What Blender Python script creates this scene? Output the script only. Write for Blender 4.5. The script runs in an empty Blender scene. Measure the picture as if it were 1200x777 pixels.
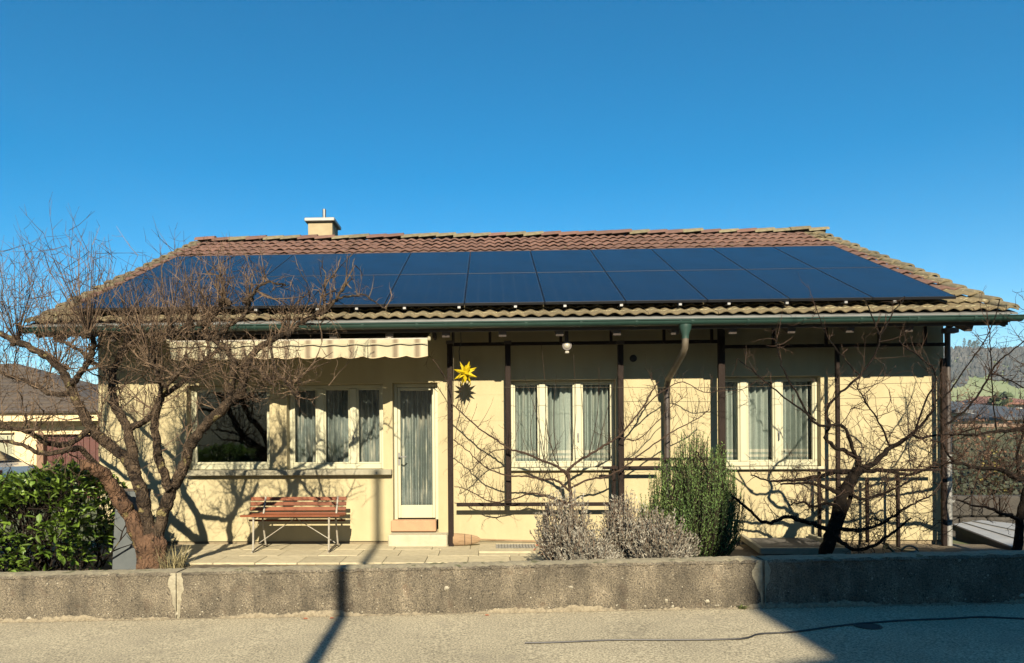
import bpy, math, random
from mathutils import Vector, Matrix
R = math.radians
PI = math.pi
S = bpy.context.scene
COL = S.collection
random.seed(11)

# ------------------------------------------------------------------ camera
F_PX, CX, CY = 830.0, 546.0, 515.0           # focal length and principal point for a 1200 px wide frame
YAW, ROLL = R(2.0), R(0.4)
EYE = Vector((0, 0, 1.6))
fwd = Vector((-math.sin(YAW), math.cos(YAW), 0))
r0 = Vector((math.cos(YAW), math.sin(YAW), 0))
u0 = Vector((0, 0, 1))
cr = r0 * math.cos(ROLL) - u0 * math.sin(ROLL)
cu = r0 * math.sin(ROLL) + u0 * math.cos(ROLL)
cam = bpy.data.cameras.new('camera')
co = bpy.data.objects.new('camera', cam)
COL.objects.link(co)
M = Matrix((cr, cu, -fwd)).transposed().to_4x4()
M.translation = EYE
co.matrix_world = M
cam.sensor_width = 36
cam.lens = F_PX / 1200 * 36
cam.shift_x = (600 - CX) / 1200
cam.shift_y = (CY - 388.5) / 1200
cam.clip_start = 0.05
cam.clip_end = 5000
S.camera = co

# ------------------------------------------------------------------ sun and sky
SUN_EL, SUN_AZ = R(29.0), R(3.4)             # the sun stands behind the camera, slightly to its right
S.world = bpy.data.worlds.new('World')
S.world.use_nodes = True
wn = S.world.node_tree.nodes
wl = S.world.node_tree.links
sky = wn.new('ShaderNodeTexSky')
sky.sky_type = 'NISHITA'
sky.sun_disc = False
sky.sun_elevation = SUN_EL
sky.sun_rotation = PI - SUN_AZ
sky.altitude = 500
sky.air_density = 1.0
sky.dust_density = 0.3
sky.ozone_density = 2.5
hsv = wn.new('ShaderNodeHueSaturation')
hsv.inputs['Hue'].default_value = 0.490
hsv.inputs['Saturation'].default_value = 1.5
hsv.inputs['Value'].default_value = 1.0
wl.new(sky.outputs[0], hsv.inputs['Color'])
bgn = wn['Background']
wl.new(hsv.outputs[0], bgn.inputs['Color'])
bgn.inputs['Strength'].default_value = 0.0555
sd = Vector((-math.sin(SUN_AZ) * math.cos(SUN_EL), math.cos(SUN_AZ) * math.cos(SUN_EL), -math.sin(SUN_EL)))
sl = bpy.data.lights.new('sun', 'SUN')
sl.energy = 5.0
sl.angle = R(0.53)
sl.color = (1.0, 0.87, 0.66)
so = bpy.data.objects.new('sun', sl)
so.rotation_euler = sd.to_track_quat('-Z', 'Y').to_euler()
so.location = (6, -30, 30)
COL.objects.link(so)
S.view_settings.view_transform = 'Standard'
S.view_settings.look = 'None'
S.view_settings.exposure = 1.42
S.view_settings.gamma = 1.0
S.view_settings.use_curve_mapping = False


# ------------------------------------------------------------------ helpers
def P(px, py, y):
    """the point of the place seen at a pixel of the photograph, at depth y"""
    d = fwd + cr * ((px - CX) / F_PX) - cu * ((py - CY) / F_PX)
    return EYE + d * (y / d.y)


class MB:
    """collects faces of one mesh"""
    def __init__(self):
        self.v = []
        self.f = []

    def add(self, vs, fs):
        b = len(self.v)
        self.v += [tuple(v) for v in vs]
        self.f += [tuple(i + b for i in f) for f in fs]
        return self

    def box(self, x0, x1, y0, y1, z0, z1, c=0.0, m=None):
        cx, cy, cz = (x0 + x1) / 2, (y0 + y1) / 2, (z0 + z1) / 2
        h = (abs(x1 - x0) / 2, abs(y1 - y0) / 2, abs(z1 - z0) / 2)
        c = min(c, min(h) * 0.45)
        if c <= 0:
            vs = [Vector((cx + sx * h[0], cy + sy * h[1], cz + sz * h[2])) for sx in (-1, 1) for sy in (-1, 1) for sz in (-1, 1)]
            fs = [(0, 1, 3, 2), (4, 6, 7, 5), (0, 4, 5, 1), (2, 3, 7, 6), (0, 2, 6, 4), (1, 5, 7, 3)]
        else:
            sg = [(sx, sy, sz) for sx in (-1, 1) for sy in (-1, 1) for sz in (-1, 1)]
            vs, ix = [], {}
            for s in sg:
                for k in range(3):
                    p = [s[i] * (h[i] - (0 if i == k else c)) for i in range(3)]
                    ix[(s, k)] = len(vs)
                    vs.append(Vector(p))
            fs = []
            for k in range(3):
                a, b = [i for i in range(3) if i != k]
                for sk in (-1, 1):
                    q = []
                    for sa, sb in ((-1, -1), (1, -1), (1, 1), (-1, 1)):
                        s = [0, 0, 0]
                        s[k], s[a], s[b] = sk, sa, sb
                        q.append(ix[(tuple(s), k)])
                    fs.append(q)
            for k, l, m_ in ((0, 1, 2), (0, 2, 1), (1, 2, 0)):
                for sk in (-1, 1):
                    for sl_ in (-1, 1):
                        s = [0, 0, 0]
                        s[k], s[l] = sk, sl_
                        s[m_] = -1
                        A = tuple(s)
                        s[m_] = 1
                        B = tuple(s)
                        fs.append([ix[(A, k)], ix[(B, k)], ix[(B, l)], ix[(A, l)]])
            for s in sg:
                fs.append([ix[(s, 0)], ix[(s, 1)], ix[(s, 2)]])
            out = []
            for f in fs:
                cen = sum((vs[i] for i in f), Vector()) / len(f)
                n = (vs[f[1]] - vs[f[0]]).cross(vs[f[2]] - vs[f[0]])
                out.append(f if n.dot(cen) > 0 else list(reversed(f)))
            fs = out
            vs = [v + Vector((cx, cy, cz)) for v in vs]
        if m is not None:
            vs = [m @ v for v in vs]
        return self.add(vs, fs)

    def bar(self, a, b, w, d, c=0.0, up=Vector((0, 0, 1))):
        """box-section bar from a to b"""
        a, b = Vector(a), Vector(b)
        t = (b - a)
        L = t.length
        t.normalize()
        s = t.cross(up)
        if s.length < 1e-4:
            s = t.cross(Vector((0, 1, 0)))
        s.normalize()
        n = s.cross(t)
        m = Matrix((s, t, n)).transposed().to_4x4()
        m.translation = (a + b) / 2
        return self.box(-w / 2, w / 2, -L / 2, L / 2, -d / 2, d / 2, c, m)

    def tube(self, pts, rad, n=6, cap=True, closed=False):
        pts = [Vector(p) for p in pts]
        k = len(pts)
        if not hasattr(rad, '__len__'):
            rad = [rad] * k
        vs, fs = [], []
        t0 = (pts[1] - pts[0]).normalized()
        ref = Vector((0, 0, 1)) if abs(t0.z) < 0.9 else Vector((1, 0, 0))
        s = t0.cross(ref).normalized()
        for i in range(k):
            if closed:
                t = pts[(i + 1) % k] - pts[i - 1]
            else:
                t = pts[min(i + 1, k - 1)] - pts[max(i - 1, 0)]
            if t.length < 1e-9:
                t = t0
            t = t.normalized()
            s = (s - t * s.dot(t))
            s = s.normalized() if s.length > 1e-6 else t.orthogonal().normalized()
            b = t.cross(s)
            for j in range(n):
                a = 2 * PI * j / n
                vs.append(pts[i] + (s * math.cos(a) + b * math.sin(a)) * rad[i])
        for i in range(k if closed else k - 1):
            i2 = (i + 1) % k
            for j in range(n):
                j2 = (j + 1) % n
                fs.append((i * n + j, i * n + j2, i2 * n + j2, i2 * n + j))
        if cap and not closed:
            fs.append(tuple(reversed(range(n))))
            fs.append(tuple((k - 1) * n + j for j in range(n)))
        return self.add(vs, fs)

    def prism(self, poly, d, axis=None):
        """polygon (list of Vector) pushed along the vector d"""
        n = len(poly)
        d = Vector(d)
        vs = [Vector(p) for p in poly] + [Vector(p) + d for p in poly]
        fs = [tuple(reversed(range(n))), tuple(range(n, 2 * n))]
        for i in range(n):
            j = (i + 1) % n
            fs.append((i, j, n + j, n + i))
        return self.add(vs, fs)

    def lathe(self, prof, n=16, m=None):
        vs, fs = [], []
        k = len(prof)
        for (r, z) in prof:
            for j in range(n):
                a = 2 * PI * j / n
                v = Vector((r * math.cos(a), r * math.sin(a), z))
                vs.append(m @ v if m else v)
        for i in range(k - 1):
            for j in range(n):
                j2 = (j + 1) % n
                fs.append((i * n + j, i * n + j2, (i + 1) * n + j2, (i + 1) * n + j))
        fs.append(tuple(reversed(range(n))))
        fs.append(tuple((k - 1) * n + j for j in range(n)))
        return self.add(vs, fs)

    def mesh(self, name, mat, off=(0, 0, 0), smooth=False):
        o = Vector(off)
        me = bpy.data.meshes.new(name)
        if o.length > 0:
            vv = [(v[0] - o.x, v[1] - o.y, v[2] - o.z) for v in self.v]
        else:
            vv = self.v
        me.from_pydata(vv, [], self.f)
        if mat:
            me.materials.append(mat)
        if smooth:
            me.polygons.foreach_set('use_smooth', [True] * len(me.polygons))
            try:
                me.set_sharp_from_angle(angle=R(40))
            except Exception:
                pass
        me.update()
        return me


def org(o):
    v = Vector(o.location)
    while o.parent:
        o = o.parent
        v += Vector(o.location)
    return v


def thing(name, label, cat, loc, group=None):
    o = bpy.data.objects.new(name, None)
    o.empty_display_size = 0.1
    o.location = loc
    COL.objects.link(o)
    o['label'] = label
    o['category'] = cat
    if group:
        o['group'] = group
    return o


def part(name, mb, mat, parent=None, smooth=False, kind=None, label=None, at=None):
    """one mesh object in world coordinates, hung under parent; its own origin is 'at' (default: the parent's)"""
    base = org(parent) if parent else Vector()
    p = Vector(at) if at is not None else base
    me = mb.mesh(name, mat, p, smooth)
    o = bpy.data.objects.new(name, me)
    COL.objects.link(o)
    if parent:
        o.parent = parent
    o.location = p - base
    if kind:
        o['kind'] = kind
    if label:
        o['label'] = label
    return o


def solo(name, label, cat, mb, mat, at, smooth=False, group=None, kind=None):
    o = part(name, mb, mat, None, smooth, kind, label, at)
    o['category'] = cat
    if group:
        o['group'] = group
    return o


def struct(name, mb, mat, smooth=False, at=None):
    return part(name, mb, mat, None, smooth, 'structure', None, at)


def inst(name, me, parent, loc, rot=(0, 0, 0), scale=None, label=None):
    """a child that shares mesh data; loc in world coordinates"""
    o = bpy.data.objects.new(name, me)
    COL.objects.link(o)
    o.parent = parent
    o.location = Vector(loc) - org(parent)
    o.rotation_euler = rot
    if scale:
        o.scale = scale
    if label:
        o['label'] = label
    return o


# ------------------------------------------------------------------ materials
def ramp_pts(rn, pts):
    cr_ = rn.color_ramp
    while len(cr_.elements) < len(pts):
        cr_.elements.new(0.5)
    for e, (p, c) in zip(cr_.elements, pts):
        e.position = p
        e.color = (c[0], c[1], c[2], 1)


def mat(name, col, rough=0.8, col2=None, scale=8.0, detail=6.0, lo=0.35, hi=0.65, bump=0.0, bscale=None,
        island=0.0, objrand=0.0, spots=None, metal=0.0, spec=0.5, stretch=None, transl=0.0, coat=0.0, macro=None, streak=None):
    """a base colour broken up by noise, with grain as bump; spots = (colour, scale, threshold)"""
    K = 0.72
    col = tuple(c * K for c in col)
    col2 = tuple(c * K for c in col2) if col2 else None
    spots = [((sp[0][0] * K, sp[0][1] * K, sp[0][2] * K),) + tuple(sp[1:]) for sp in (spots or [])]
    m = bpy.data.materials.new(name)
    m.use_nodes = True
    n = m.node_tree.nodes
    l = m.node_tree.links
    b = n['Principled BSDF']
    b.inputs['Roughness'].default_value = rough
    b.inputs['Metallic'].default_value = metal
    b.inputs['Specular IOR Level'].default_value = spec
    if coat:
        b.inputs['Coat Weight'].default_value = coat
    tc = n.new('ShaderNodeTexCoord')
    src = tc.outputs['Object']
    if stretch:
        mp = n.new('ShaderNodeMapping')
        mp.inputs['Scale'].default_value = stretch
        l.new(src, mp.inputs['Vector'])
        src = mp.outputs[0]
    out = None
    if col2:
        nz = n.new('ShaderNodeTexNoise')
        nz.inputs['Scale'].default_value = scale
        nz.inputs['Detail'].default_value = detail
        nz.inputs['Roughness'].default_value = 0.65
        l.new(src, nz.inputs['Vector'])
        rp = n.new('ShaderNodeValToRGB')
        ramp_pts(rp, [(lo, col), (hi, col2)])
        l.new(nz.outputs['Fac'], rp.inputs[0])
        out = rp.outputs[0]
    else:
        rgb = n.new('ShaderNodeRGB')
        rgb.outputs[0].default_value = (*col, 1)
        out = rgb.outputs[0]
    for sp in (spots or []):
        nz = n.new('ShaderNodeTexNoise')
        nz.inputs['Scale'].default_value = sp[1]
        nz.inputs['Detail'].default_value = 3
        l.new(src, nz.inputs['Vector'])
        rp = n.new('ShaderNodeValToRGB')
        ramp_pts(rp, [(sp[2], (0, 0, 0)), (sp[2] + (sp[3] if len(sp) > 3 else 0.05), (1, 1, 1))])
        l.new(nz.outputs['Fac'], rp.inputs[0])
        mx = n.new('ShaderNodeMix')
        mx.data_type = 'RGBA'
        mx.inputs[7].default_value = (*sp[0], 1)
        l.new(rp.outputs[0], mx.inputs[0])
        l.new(out, mx.inputs[6])
        out = mx.outputs[2]
    for k_, (amt_, sc_, st_) in enumerate([q for q in ((macro + ((1, 1, 1),)) if macro else None, (streak + ((1, 1, .12),)) if streak else None) if q]):
        mq = n.new('ShaderNodeMapping')
        mq.inputs['Scale'].default_value = st_
        l.new(tc.outputs['Object'], mq.inputs['Vector'])
        nq = n.new('ShaderNodeTexNoise')
        nq.inputs['Scale'].default_value = sc_
        nq.inputs['Detail'].default_value = 6
        l.new(mq.outputs[0], nq.inputs['Vector'])
        mr = n.new('ShaderNodeMapRange')
        mr.inputs[1].default_value = .3
        mr.inputs[2].default_value = .7
        mr.inputs[3].default_value = 1 - amt_
        mr.inputs[4].default_value = 1 + amt_
        l.new(nq.outputs['Fac'], mr.inputs[0])
        h = n.new('ShaderNodeHueSaturation')
        l.new(mr.outputs[0], h.inputs['Value'])
        l.new(out, h.inputs['Color'])
        out = h.outputs[0]
    if island or objrand:
        if island:
            g = n.new('ShaderNodeNewGeometry')
            rnd = g.outputs['Random Per Island']
            amt = island
        else:
            g = n.new('ShaderNodeObjectInfo')
            rnd = g.outputs['Random']
            amt = objrand
        mr = n.new('ShaderNodeMapRange')
        mr.inputs[3].default_value = 1 - amt
        mr.inputs[4].default_value = 1 + amt
        l.new(rnd, mr.inputs[0])
        h = n.new('ShaderNodeHueSaturation')
        l.new(mr.outputs[0], h.inputs['Value'])
        l.new(out, h.inputs['Color'])
        out = h.outputs[0]
    l.new(out, b.inputs['Base Color'])
    if bump:
        nb = n.new('ShaderNodeTexNoise')
        nb.inputs['Scale'].default_value = bscale or scale * 4
        nb.inputs['Detail'].default_value = 5
        l.new(src, nb.inputs['Vector'])
        bp = n.new('ShaderNodeBump')
        bp.inputs['Strength'].default_value = bump
        bp.inputs['Distance'].default_value = 0.02
        l.new(nb.outputs['Fac'], bp.inputs['Height'])
        l.new(bp.outputs[0], b.inputs['Normal'])
    if transl:
        tr = n.new('ShaderNodeBsdfTranslucent')
        l.new(out, tr.inputs[0])
        ms = n.new('ShaderNodeMixShader')
        ms.inputs[0].default_value = transl
        l.new(b.outputs[0], ms.inputs[1])
        l.new(tr.outputs[0], ms.inputs[2])
        l.new(ms.outputs[0], n['Material Output'].inputs[0])
    return m


def glass_mat(name, tint=(0.90, 0.90, 0.885), ior=1.5):
    m = bpy.data.materials.new(name)
    m.use_nodes = True
    n = m.node_tree.nodes
    l = m.node_tree.links
    n.remove(n['Principled BSDF'])
    t = n.new('ShaderNodeBsdfTransparent')
    t.inputs[0].default_value = (*tint, 1)
    g = n.new('ShaderNodeBsdfGlossy')
    g.inputs['Roughness'].default_value = 0.01
    f = n.new('ShaderNodeFresnel')
    f.inputs[0].default_value = ior
    ms = n.new('ShaderNodeMixShader')
    l.new(f.outputs[0], ms.inputs[0])
    l.new(t.outputs[0], ms.inputs[1])
    l.new(g.outputs[0], ms.inputs[2])
    l.new(ms.outputs[0], n['Material Output'].inputs[0])
    return m


m_road = mat('asphalt', (.20, .175, .115), .9, (.60, .53, .365), 64, 9, .39, .60, .5, 150, spots=[((.15, .13, .09), 60, .64, .05), ((.30, .265, .19), 3, .58, .25)], macro=(.14, 1.1))
m_conc = mat('old concrete', (.055, .046, .033), .95, (.225, .19, .132), 80, 12, .37, .64, .9, 100,
             spots=[((.028, .023, .017), 50, .62, .06), ((.10, .07, .045), 7, .60, .2), ((.36, .32, .25), 66, .67, .05)], macro=(.42, 3.2), streak=(.28, 9))
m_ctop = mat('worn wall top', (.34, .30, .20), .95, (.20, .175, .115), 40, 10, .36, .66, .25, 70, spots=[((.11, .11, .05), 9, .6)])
m_mortar = mat('mortar', (.34, .31, .22), .95, (.22, .19, .13), 14, 6, .4, .7, .6, 60)
m_slab = mat('paving slab', (.47, .41, .265), .9, (.35, .305, .19), 9, 8, .4, .7, .25, 120, objrand=.12)
m_soil = mat('garden soil', (.09, .065, .04), 1, (.16, .13, .08), 14, 8, .35, .7, .8, 40)
m_grassland = mat('meadow', (.05, .07, .02), 1, (.11, .12, .04), 1.2, 8, .35, .7, .6, 20)
m_stucco = mat('cream stucco', (.435, .376, .220), .95, (.385, .325, .182), 2.6, 10, .42, .85, .35, 220, macro=(.05, 1.2), streak=(.07, 5))
m_plinth = mat('plinth render', (.25, .20, .12), .95, (.20, .16, .10), 10, 6, .4, .7, .3, 80)
m_cream = mat('cream gloss paint', (.80, .72, .50), .45, (.75, .67, .45), 4, 4, .4, .7)
m_white = mat('white frame paint', (.46, .45, .31), .4, (.43, .42, .29), 6, 4, .4, .7)
m_sillst = mat('sill stone', (.30, .28, .20), .8, (.24, .22, .15), 14, 6, .4, .7, .15, 90)
m_terra = mat('terracotta board', (.40, .24, .13), .8, (.34, .20, .11), 8, 5, .4, .7, .1, 60)
m_brown = mat('brown trellis wood', (.013, .008, .006), .75, (.024, .015, .011), 9, 6, .35, .7, .25, 60, stretch=(1, 1, .3), spec=.15)
m_soffit = mat('soffit boards', (.13, .095, .065), .85, (.17, .125, .09), 8, 6, .35, .7, .2, 60, stretch=(1, .2, 1))
m_rafter = mat('dark rafters', (.05, .04, .032), .8, (.07, .055, .045), 8, 5)
m_copper = mat('green gutter paint', (.014, .042, .032), .45, (.022, .055, .043), 7, 6, .35, .7)
m_pipe = mat('weathered downpipe', (.085, .068, .045), .5, (.14, .115, .08), 7, 6, .35, .7)
m_pipe_dark = mat('brown downpipe', (.04, .03, .026), .5, (.06, .047, .038), 7, 6, .35, .7)
m_zinc = mat('zinc', (.30, .30, .28), .5, (.22, .22, .21), 9, 5, .4, .7, metal=.3)
m_metalroof = mat('pale sheet metal roof', (.34, .34, .33), .5, (.27, .27, .26), 5, 6, .4, .7)
m_tile = mat('brown clay tile', (.17, .09, .065), .9, (.105, .057, .045), 9, 6, .35, .7, .4, 60, objrand=.22, spots=[((.20, .17, .09), 10, .66)])
m_moss = mat('mossy clay tile', (.17, .13, .07), .95, (.12, .10, .05), 9, 8, .38, .66, .6, 60, objrand=.22, spots=[((.34, .30, .17), 14, .60)])
m_verge = mat('lichen verge tile', (.20, .17, .105), .95, (.12, .105, .055), 10, 8, .4, .66, .6, 60, objrand=.2, spots=[((.16, .10, .07), 7, .62)])
m_panel = mat('solar cells', (.006, .012, .026), .16, (.009, .016, .033), 1.2, 5, .35, .7, spec=.42, objrand=.05)
n_, l_ = m_panel.node_tree.nodes, m_panel.node_tree.links
b_ = n_['Principled BSDF']
bk = n_.new('ShaderNodeTexBrick')
bk.offset = 0.0
bk.inputs['Scale'].default_value = 1
bk.inputs['Brick Width'].default_value = .1655
bk.inputs['Row Height'].default_value = .0865
bk.inputs['Mortar Size'].default_value = .0016
tc_ = n_.new('ShaderNodeTexCoord')
l_.new(tc_.outputs['Object'], bk.inputs['Vector'])
src_ = b_.inputs['Base Color'].links[0].from_socket
mx_ = n_.new('ShaderNodeMix'); mx_.data_type = 'RGBA'; mx_.inputs[7].default_value = (.028, .034, .045, 1)
l_.new(bk.outputs['Fac'], mx_.inputs[0]); l_.new(src_, mx_.inputs[6]); l_.new(mx_.outputs[2], b_.inputs['Base Color'])
nz_ = n_.new('ShaderNodeTexNoise'); nz_.inputs['Scale'].default_value = 2.2; nz_.inputs['Detail'].default_value = 7
l_.new(tc_.outputs['Object'], nz_.inputs[0])
mr_ = n_.new('ShaderNodeMapRange'); mr_.inputs[1].default_value = .3; mr_.inputs[2].default_value = .75; mr_.inputs[3].default_value = .10; mr_.inputs[4].default_value = .30
l_.new(nz_.outputs['Fac'], mr_.inputs[0]); l_.new(mr_.outputs[0], b_.inputs['Roughness'])
m_pframe = mat('black panel frame', (.02, .022, .026), .35, metal=.3)
m_alu = mat('aluminium', (.22, .22, .215), .5, metal=.7)
m_black = mat('black rubber', (.012, .012, .012), .7)
m_chim = mat('chimney render', (.38, .31, .19), .95, (.31, .25, .15), 6, 6, .35, .7, .2, 80)
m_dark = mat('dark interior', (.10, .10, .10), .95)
m_glass = glass_mat('window glass')
m_glass2 = glass_mat('coated window glass', (.8, .84, .83), 2.1)
m_valance = mat('cream awning cloth', (.42, .39, .26), .9, (.37, .34, .22), 6, 5, .4, .7, transl=.15)
m_bench = mat('red brown bench slat', (.21, .066, .026), .6, (.13, .040, .017), 10, 7, .35, .7, .15, 50, stretch=(.25, 1, 1), objrand=.15, spec=.2)
m_iron = mat('pale painted iron', (.36, .34, .28), .5, (.26, .22, .17), 18, 5, .4, .7)
def bark_mat(name, lit, dark, crack, lichen, sc=8.0, th=.055):
    m = mat(name, lit, 1, dark, 7, 8, .38, .66, 0, spec=.12, spots=[(lichen, 8, .63), (crack, 13, .62)])
    n, l = m.node_tree.nodes, m.node_tree.links
    b = n['Principled BSDF']
    src = b.inputs['Base Color'].links[0].from_socket
    tc = n.new('ShaderNodeTexCoord')
    nz = n.new('ShaderNodeTexNoise')
    nz.inputs['Scale'].default_value = 14
    vm = n.new('ShaderNodeVectorMath'); vm.operation = 'MULTIPLY_ADD'
    vm.inputs[1].default_value = (.13, .13, .13)
    l.new(tc.outputs['Object'], nz.inputs[0]); l.new(nz.outputs['Color'], vm.inputs[0]); l.new(tc.outputs['Object'], vm.inputs[2])
    mp = n.new('ShaderNodeMapping'); mp.inputs['Scale'].default_value = (2.2, 2.2, .75)
    l.new(vm.outputs[0], mp.inputs[0])
    vo = n.new('ShaderNodeTexVoronoi'); vo.feature = 'DISTANCE_TO_EDGE'; vo.inputs['Scale'].default_value = sc
    l.new(mp.outputs[0], vo.inputs['Vector'])
    rp = n.new('ShaderNodeValToRGB'); ramp_pts(rp, [(th * .25, (1, 1, 1)), (th, (0, 0, 0))])
    l.new(vo.outputs['Distance'], rp.inputs[0])
    mx = n.new('ShaderNodeMix'); mx.data_type = 'RGBA'; mx.inputs[7].default_value = (*crack, 1)
    n3 = n.new('ShaderNodeTexNoise'); n3.inputs['Scale'].default_value = 6
    l.new(tc.outputs['Object'], n3.inputs[0])
    r3 = n.new('ShaderNodeValToRGB'); ramp_pts(r3, [(.40, (.05, .05, .05)), (.62, (.95, .95, .95))])
    l.new(n3.outputs['Fac'], r3.inputs[0])
    m3 = n.new('ShaderNodeMath'); m3.operation = 'MULTIPLY'
    l.new(rp.outputs[0], m3.inputs[0]); l.new(r3.outputs[0], m3.inputs[1])
    l.new(m3.outputs[0], mx.inputs[0]); l.new(src, mx.inputs[6]); l.new(mx.outputs[2], b.inputs['Base Color'])
    n2 = n.new('ShaderNodeTexNoise'); n2.inputs['Scale'].default_value = 40; n2.inputs['Detail'].default_value = 6
    l.new(tc.outputs['Object'], n2.inputs[0])
    ad = n.new('ShaderNodeMath'); ad.operation = 'MULTIPLY_ADD'; ad.inputs[1].default_value = .35
    mn = n.new('ShaderNodeMath'); mn.operation = 'MINIMUM'; mn.inputs[1].default_value = .2
    l.new(vo.outputs['Distance'], mn.inputs[0])
    l.new(n2.outputs['Fac'], ad.inputs[0]); l.new(mn.outputs[0], ad.inputs[2])
    bp = n.new('ShaderNodeBump'); bp.inputs['Strength'].default_value = 1; bp.inputs['Distance'].default_value = .05
    l.new(ad.outputs[0], bp.inputs['Height']); l.new(bp.outputs[0], b.inputs['Normal'])
    return m


m_bark = bark_mat('plated bark', (.15, .088, .053), (.065, .040, .027), (.022, .015, .011), (.15, .115, .05))
m_limb = bark_mat('shade-mottled limb bark', (.10, .072, .048), (.016, .012, .009), (.016, .012, .01), (.20, .165, .075), 11, .06)  # dark mottle joins dark bark with painted shade from the twigs
m_branch = mat('branchlets', (.17, .12, .08), .95, (.06, .043, .03), 9, 6, .35, .65, .5, 60, spec=.08)
m_twig = mat('twigs', (.15, .105, .07), .85, (.055, .038, .028), 6, 4, .4, .62, island=.6, spec=.08)
m_bark2 = mat('dark bark', (.014, .011, .009), 1, (.032, .024, .018), 12, 8, .35, .65, 1.0, 38, spots=[((.16, .14, .07), 9, .68)], spec=.08)
m_bark4 = mat('blackish bark', (.006, .005, .0042), 1, (.017, .013, .010), 12, 8, .35, .65, 1.0, 38, spots=[((.06, .055, .03), 9, .70, .05)], spec=.08)
m_twig2 = mat('dark twigs', (.060, .038, .027), .85, (.028, .019, .015), 6, 4, .4, .7, island=.35, spec=.08)
m_bark3 = mat('vine bark', (.07, .047, .035), 1, (.035, .024, .018), 12, 8, .35, .65, .8, 38, spec=.08)
m_laurel = mat('laurel leaves', (.06, .12, .014), .38, (.17, .25, .035), 3, 4, .35, .7, island=.45, transl=.2)
m_lav = mat('grey lavender', (.30, .285, .235), .95, (.12, .108, .078), 5, 4, .38, .62, island=.5)
m_lavb = mat('lavender stems', (.16, .11, .07), .95, (.10, .07, .05), 6, 4)
m_rose = mat('rosemary needles', (.07, .14, .03), .7, (.14, .22, .05), 4, 4, .35, .65, island=.4, transl=.15)
m_star = mat('yellow paper star', (.62, .47, .005), .55, transl=.25)
m_cable = mat('black cable', (.012, .012, .013), .5)
m_broom = mat('broom bristles', (.30, .20, .11), .95, (.22, .14, .07), 30, 5, .4, .7, .5, 120, stretch=(.2, 1, 1))
m_can = mat('dark green can', (.01, .05, .035), .4)
m_leaf = mat('dead leaves', (.30, .10, .05), .9, (.22, .10, .05), 5, 3, island=.4)
m_grass = mat('grass blades', (.10, .14, .03), .8, (.16, .17, .06), 5, 3, island=.4)
m_dry = mat('dry grass blades', (.30, .25, .12), .9, (.2, .17, .08), 5, 3, island=.4)
m_bluegrey = mat('blue grey sheet', (.075, .088, .092), .7, (.05, .062, .068), 5, 6, .35, .7)
m_lamp = mat('lamp glass', (.36, .34, .28), .2)

# ------------------------------------------------------------------ the setting
WY = 9.88                     # front face of the house
TZ = 0.155                    # terrace level
KY0, KY1 = 6.52, 6.80         # street wall, front and back


def road_z(x):
    return 0.0207 * max(-14.0, min(14.0, x))


def sstep(a, b, t):
    t = max(0.0, min(1.0, (t - a) / (b - a)))
    return t * t * (3 - 2 * t)


def ground_z(x, y):
    rz = road_z(x) - 0.03
    if y < -9:
        back = rz + 0.30 * max(0, -y - 14) * sstep(14, 20, -y)
        return min(back, 34)
    if y < 6.66:
        return rz
    gz = 0.10
    d = sstep(6.5, 11, x) * sstep(8.0, 10.5, y)
    gz += -1.1 * d
    gz += -4.5 * sstep(18, 60, y) * sstep(3, 18, x)
    gz += -0.05 * max(0, min(x, 60) - 20) * sstep(30, 60, y) * 0.4
    gz += -6.0 * sstep(60, 200, y)
    return gz


mb = MB()
xs = [-160, -110, -80, -60, -45, -34, -26, -20] + [-16 + i * 0.8 for i in range(46)] + [21.5, 24, 28, 34, 42, 55, 75, 110, 160, 240, 340, 460]
ys = [-90, -75, -62, -50, -42, -36, -30, -26, -22, -19, -16.5, -14, -12, -9.5, -6, -3, 0, 3, 6.4, 6.64, 6.66, 6.67] + [7 + .6 * i for i in range(26)] + [23.5, 26, 29, 33, 38, 45, 55, 70, 90, 120, 160, 220, 300, 400, 520]
vs = [(x, y, ground_z(x, y)) for y in ys for x in xs]
n = len(xs)
fs = [(j * n + i, j * n + i + 1, (j + 1) * n + i + 1, (j + 1) * n + i) for j in range(len(ys) - 1) for i in range(n - 1)]
mb.add(vs, fs)
struct('ground', mb, m_grassland, True)

mb = MB()
xs = [-160, -60, -14] + [-12 + i for i in range(25)] + [14, 60, 160]
vs = [(x, y, road_z(x) + .0) for y in (-4.5, 0, 3, 6.56) for x in xs]
n = len(xs)
mb.add(vs, [(j * n + i, j * n + i + 1, (j + 1) * n + i + 1, (j + 1) * n + i) for j in range(3) for i in range(n - 1)])
struct('road', mb, m_road, True)

# garden soil between street wall and terrace
mb = MB()
rs = random.Random(5)
nx, ny = 120, 12
vs = []
for j in range(ny + 1):
    for i in range(nx + 1):
        x = -9 + 17.2 * i / nx
        y = 6.70 + 3.2 * j / ny
        vs.append((x, y, 0.125 + rs.uniform(-.012, .016) + (0.03 if y < 7.3 else 0) - (.25 * sstep(6.6, 8.2, x))))
mb.add(vs, [(j * (nx + 1) + i, j * (nx + 1) + i + 1, (j + 1) * (nx + 1) + i + 1, (j + 1) * (nx + 1) + i) for j in range(ny) for i in range(nx)])
struct('garden_bed', mb, m_soil, True)

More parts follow.
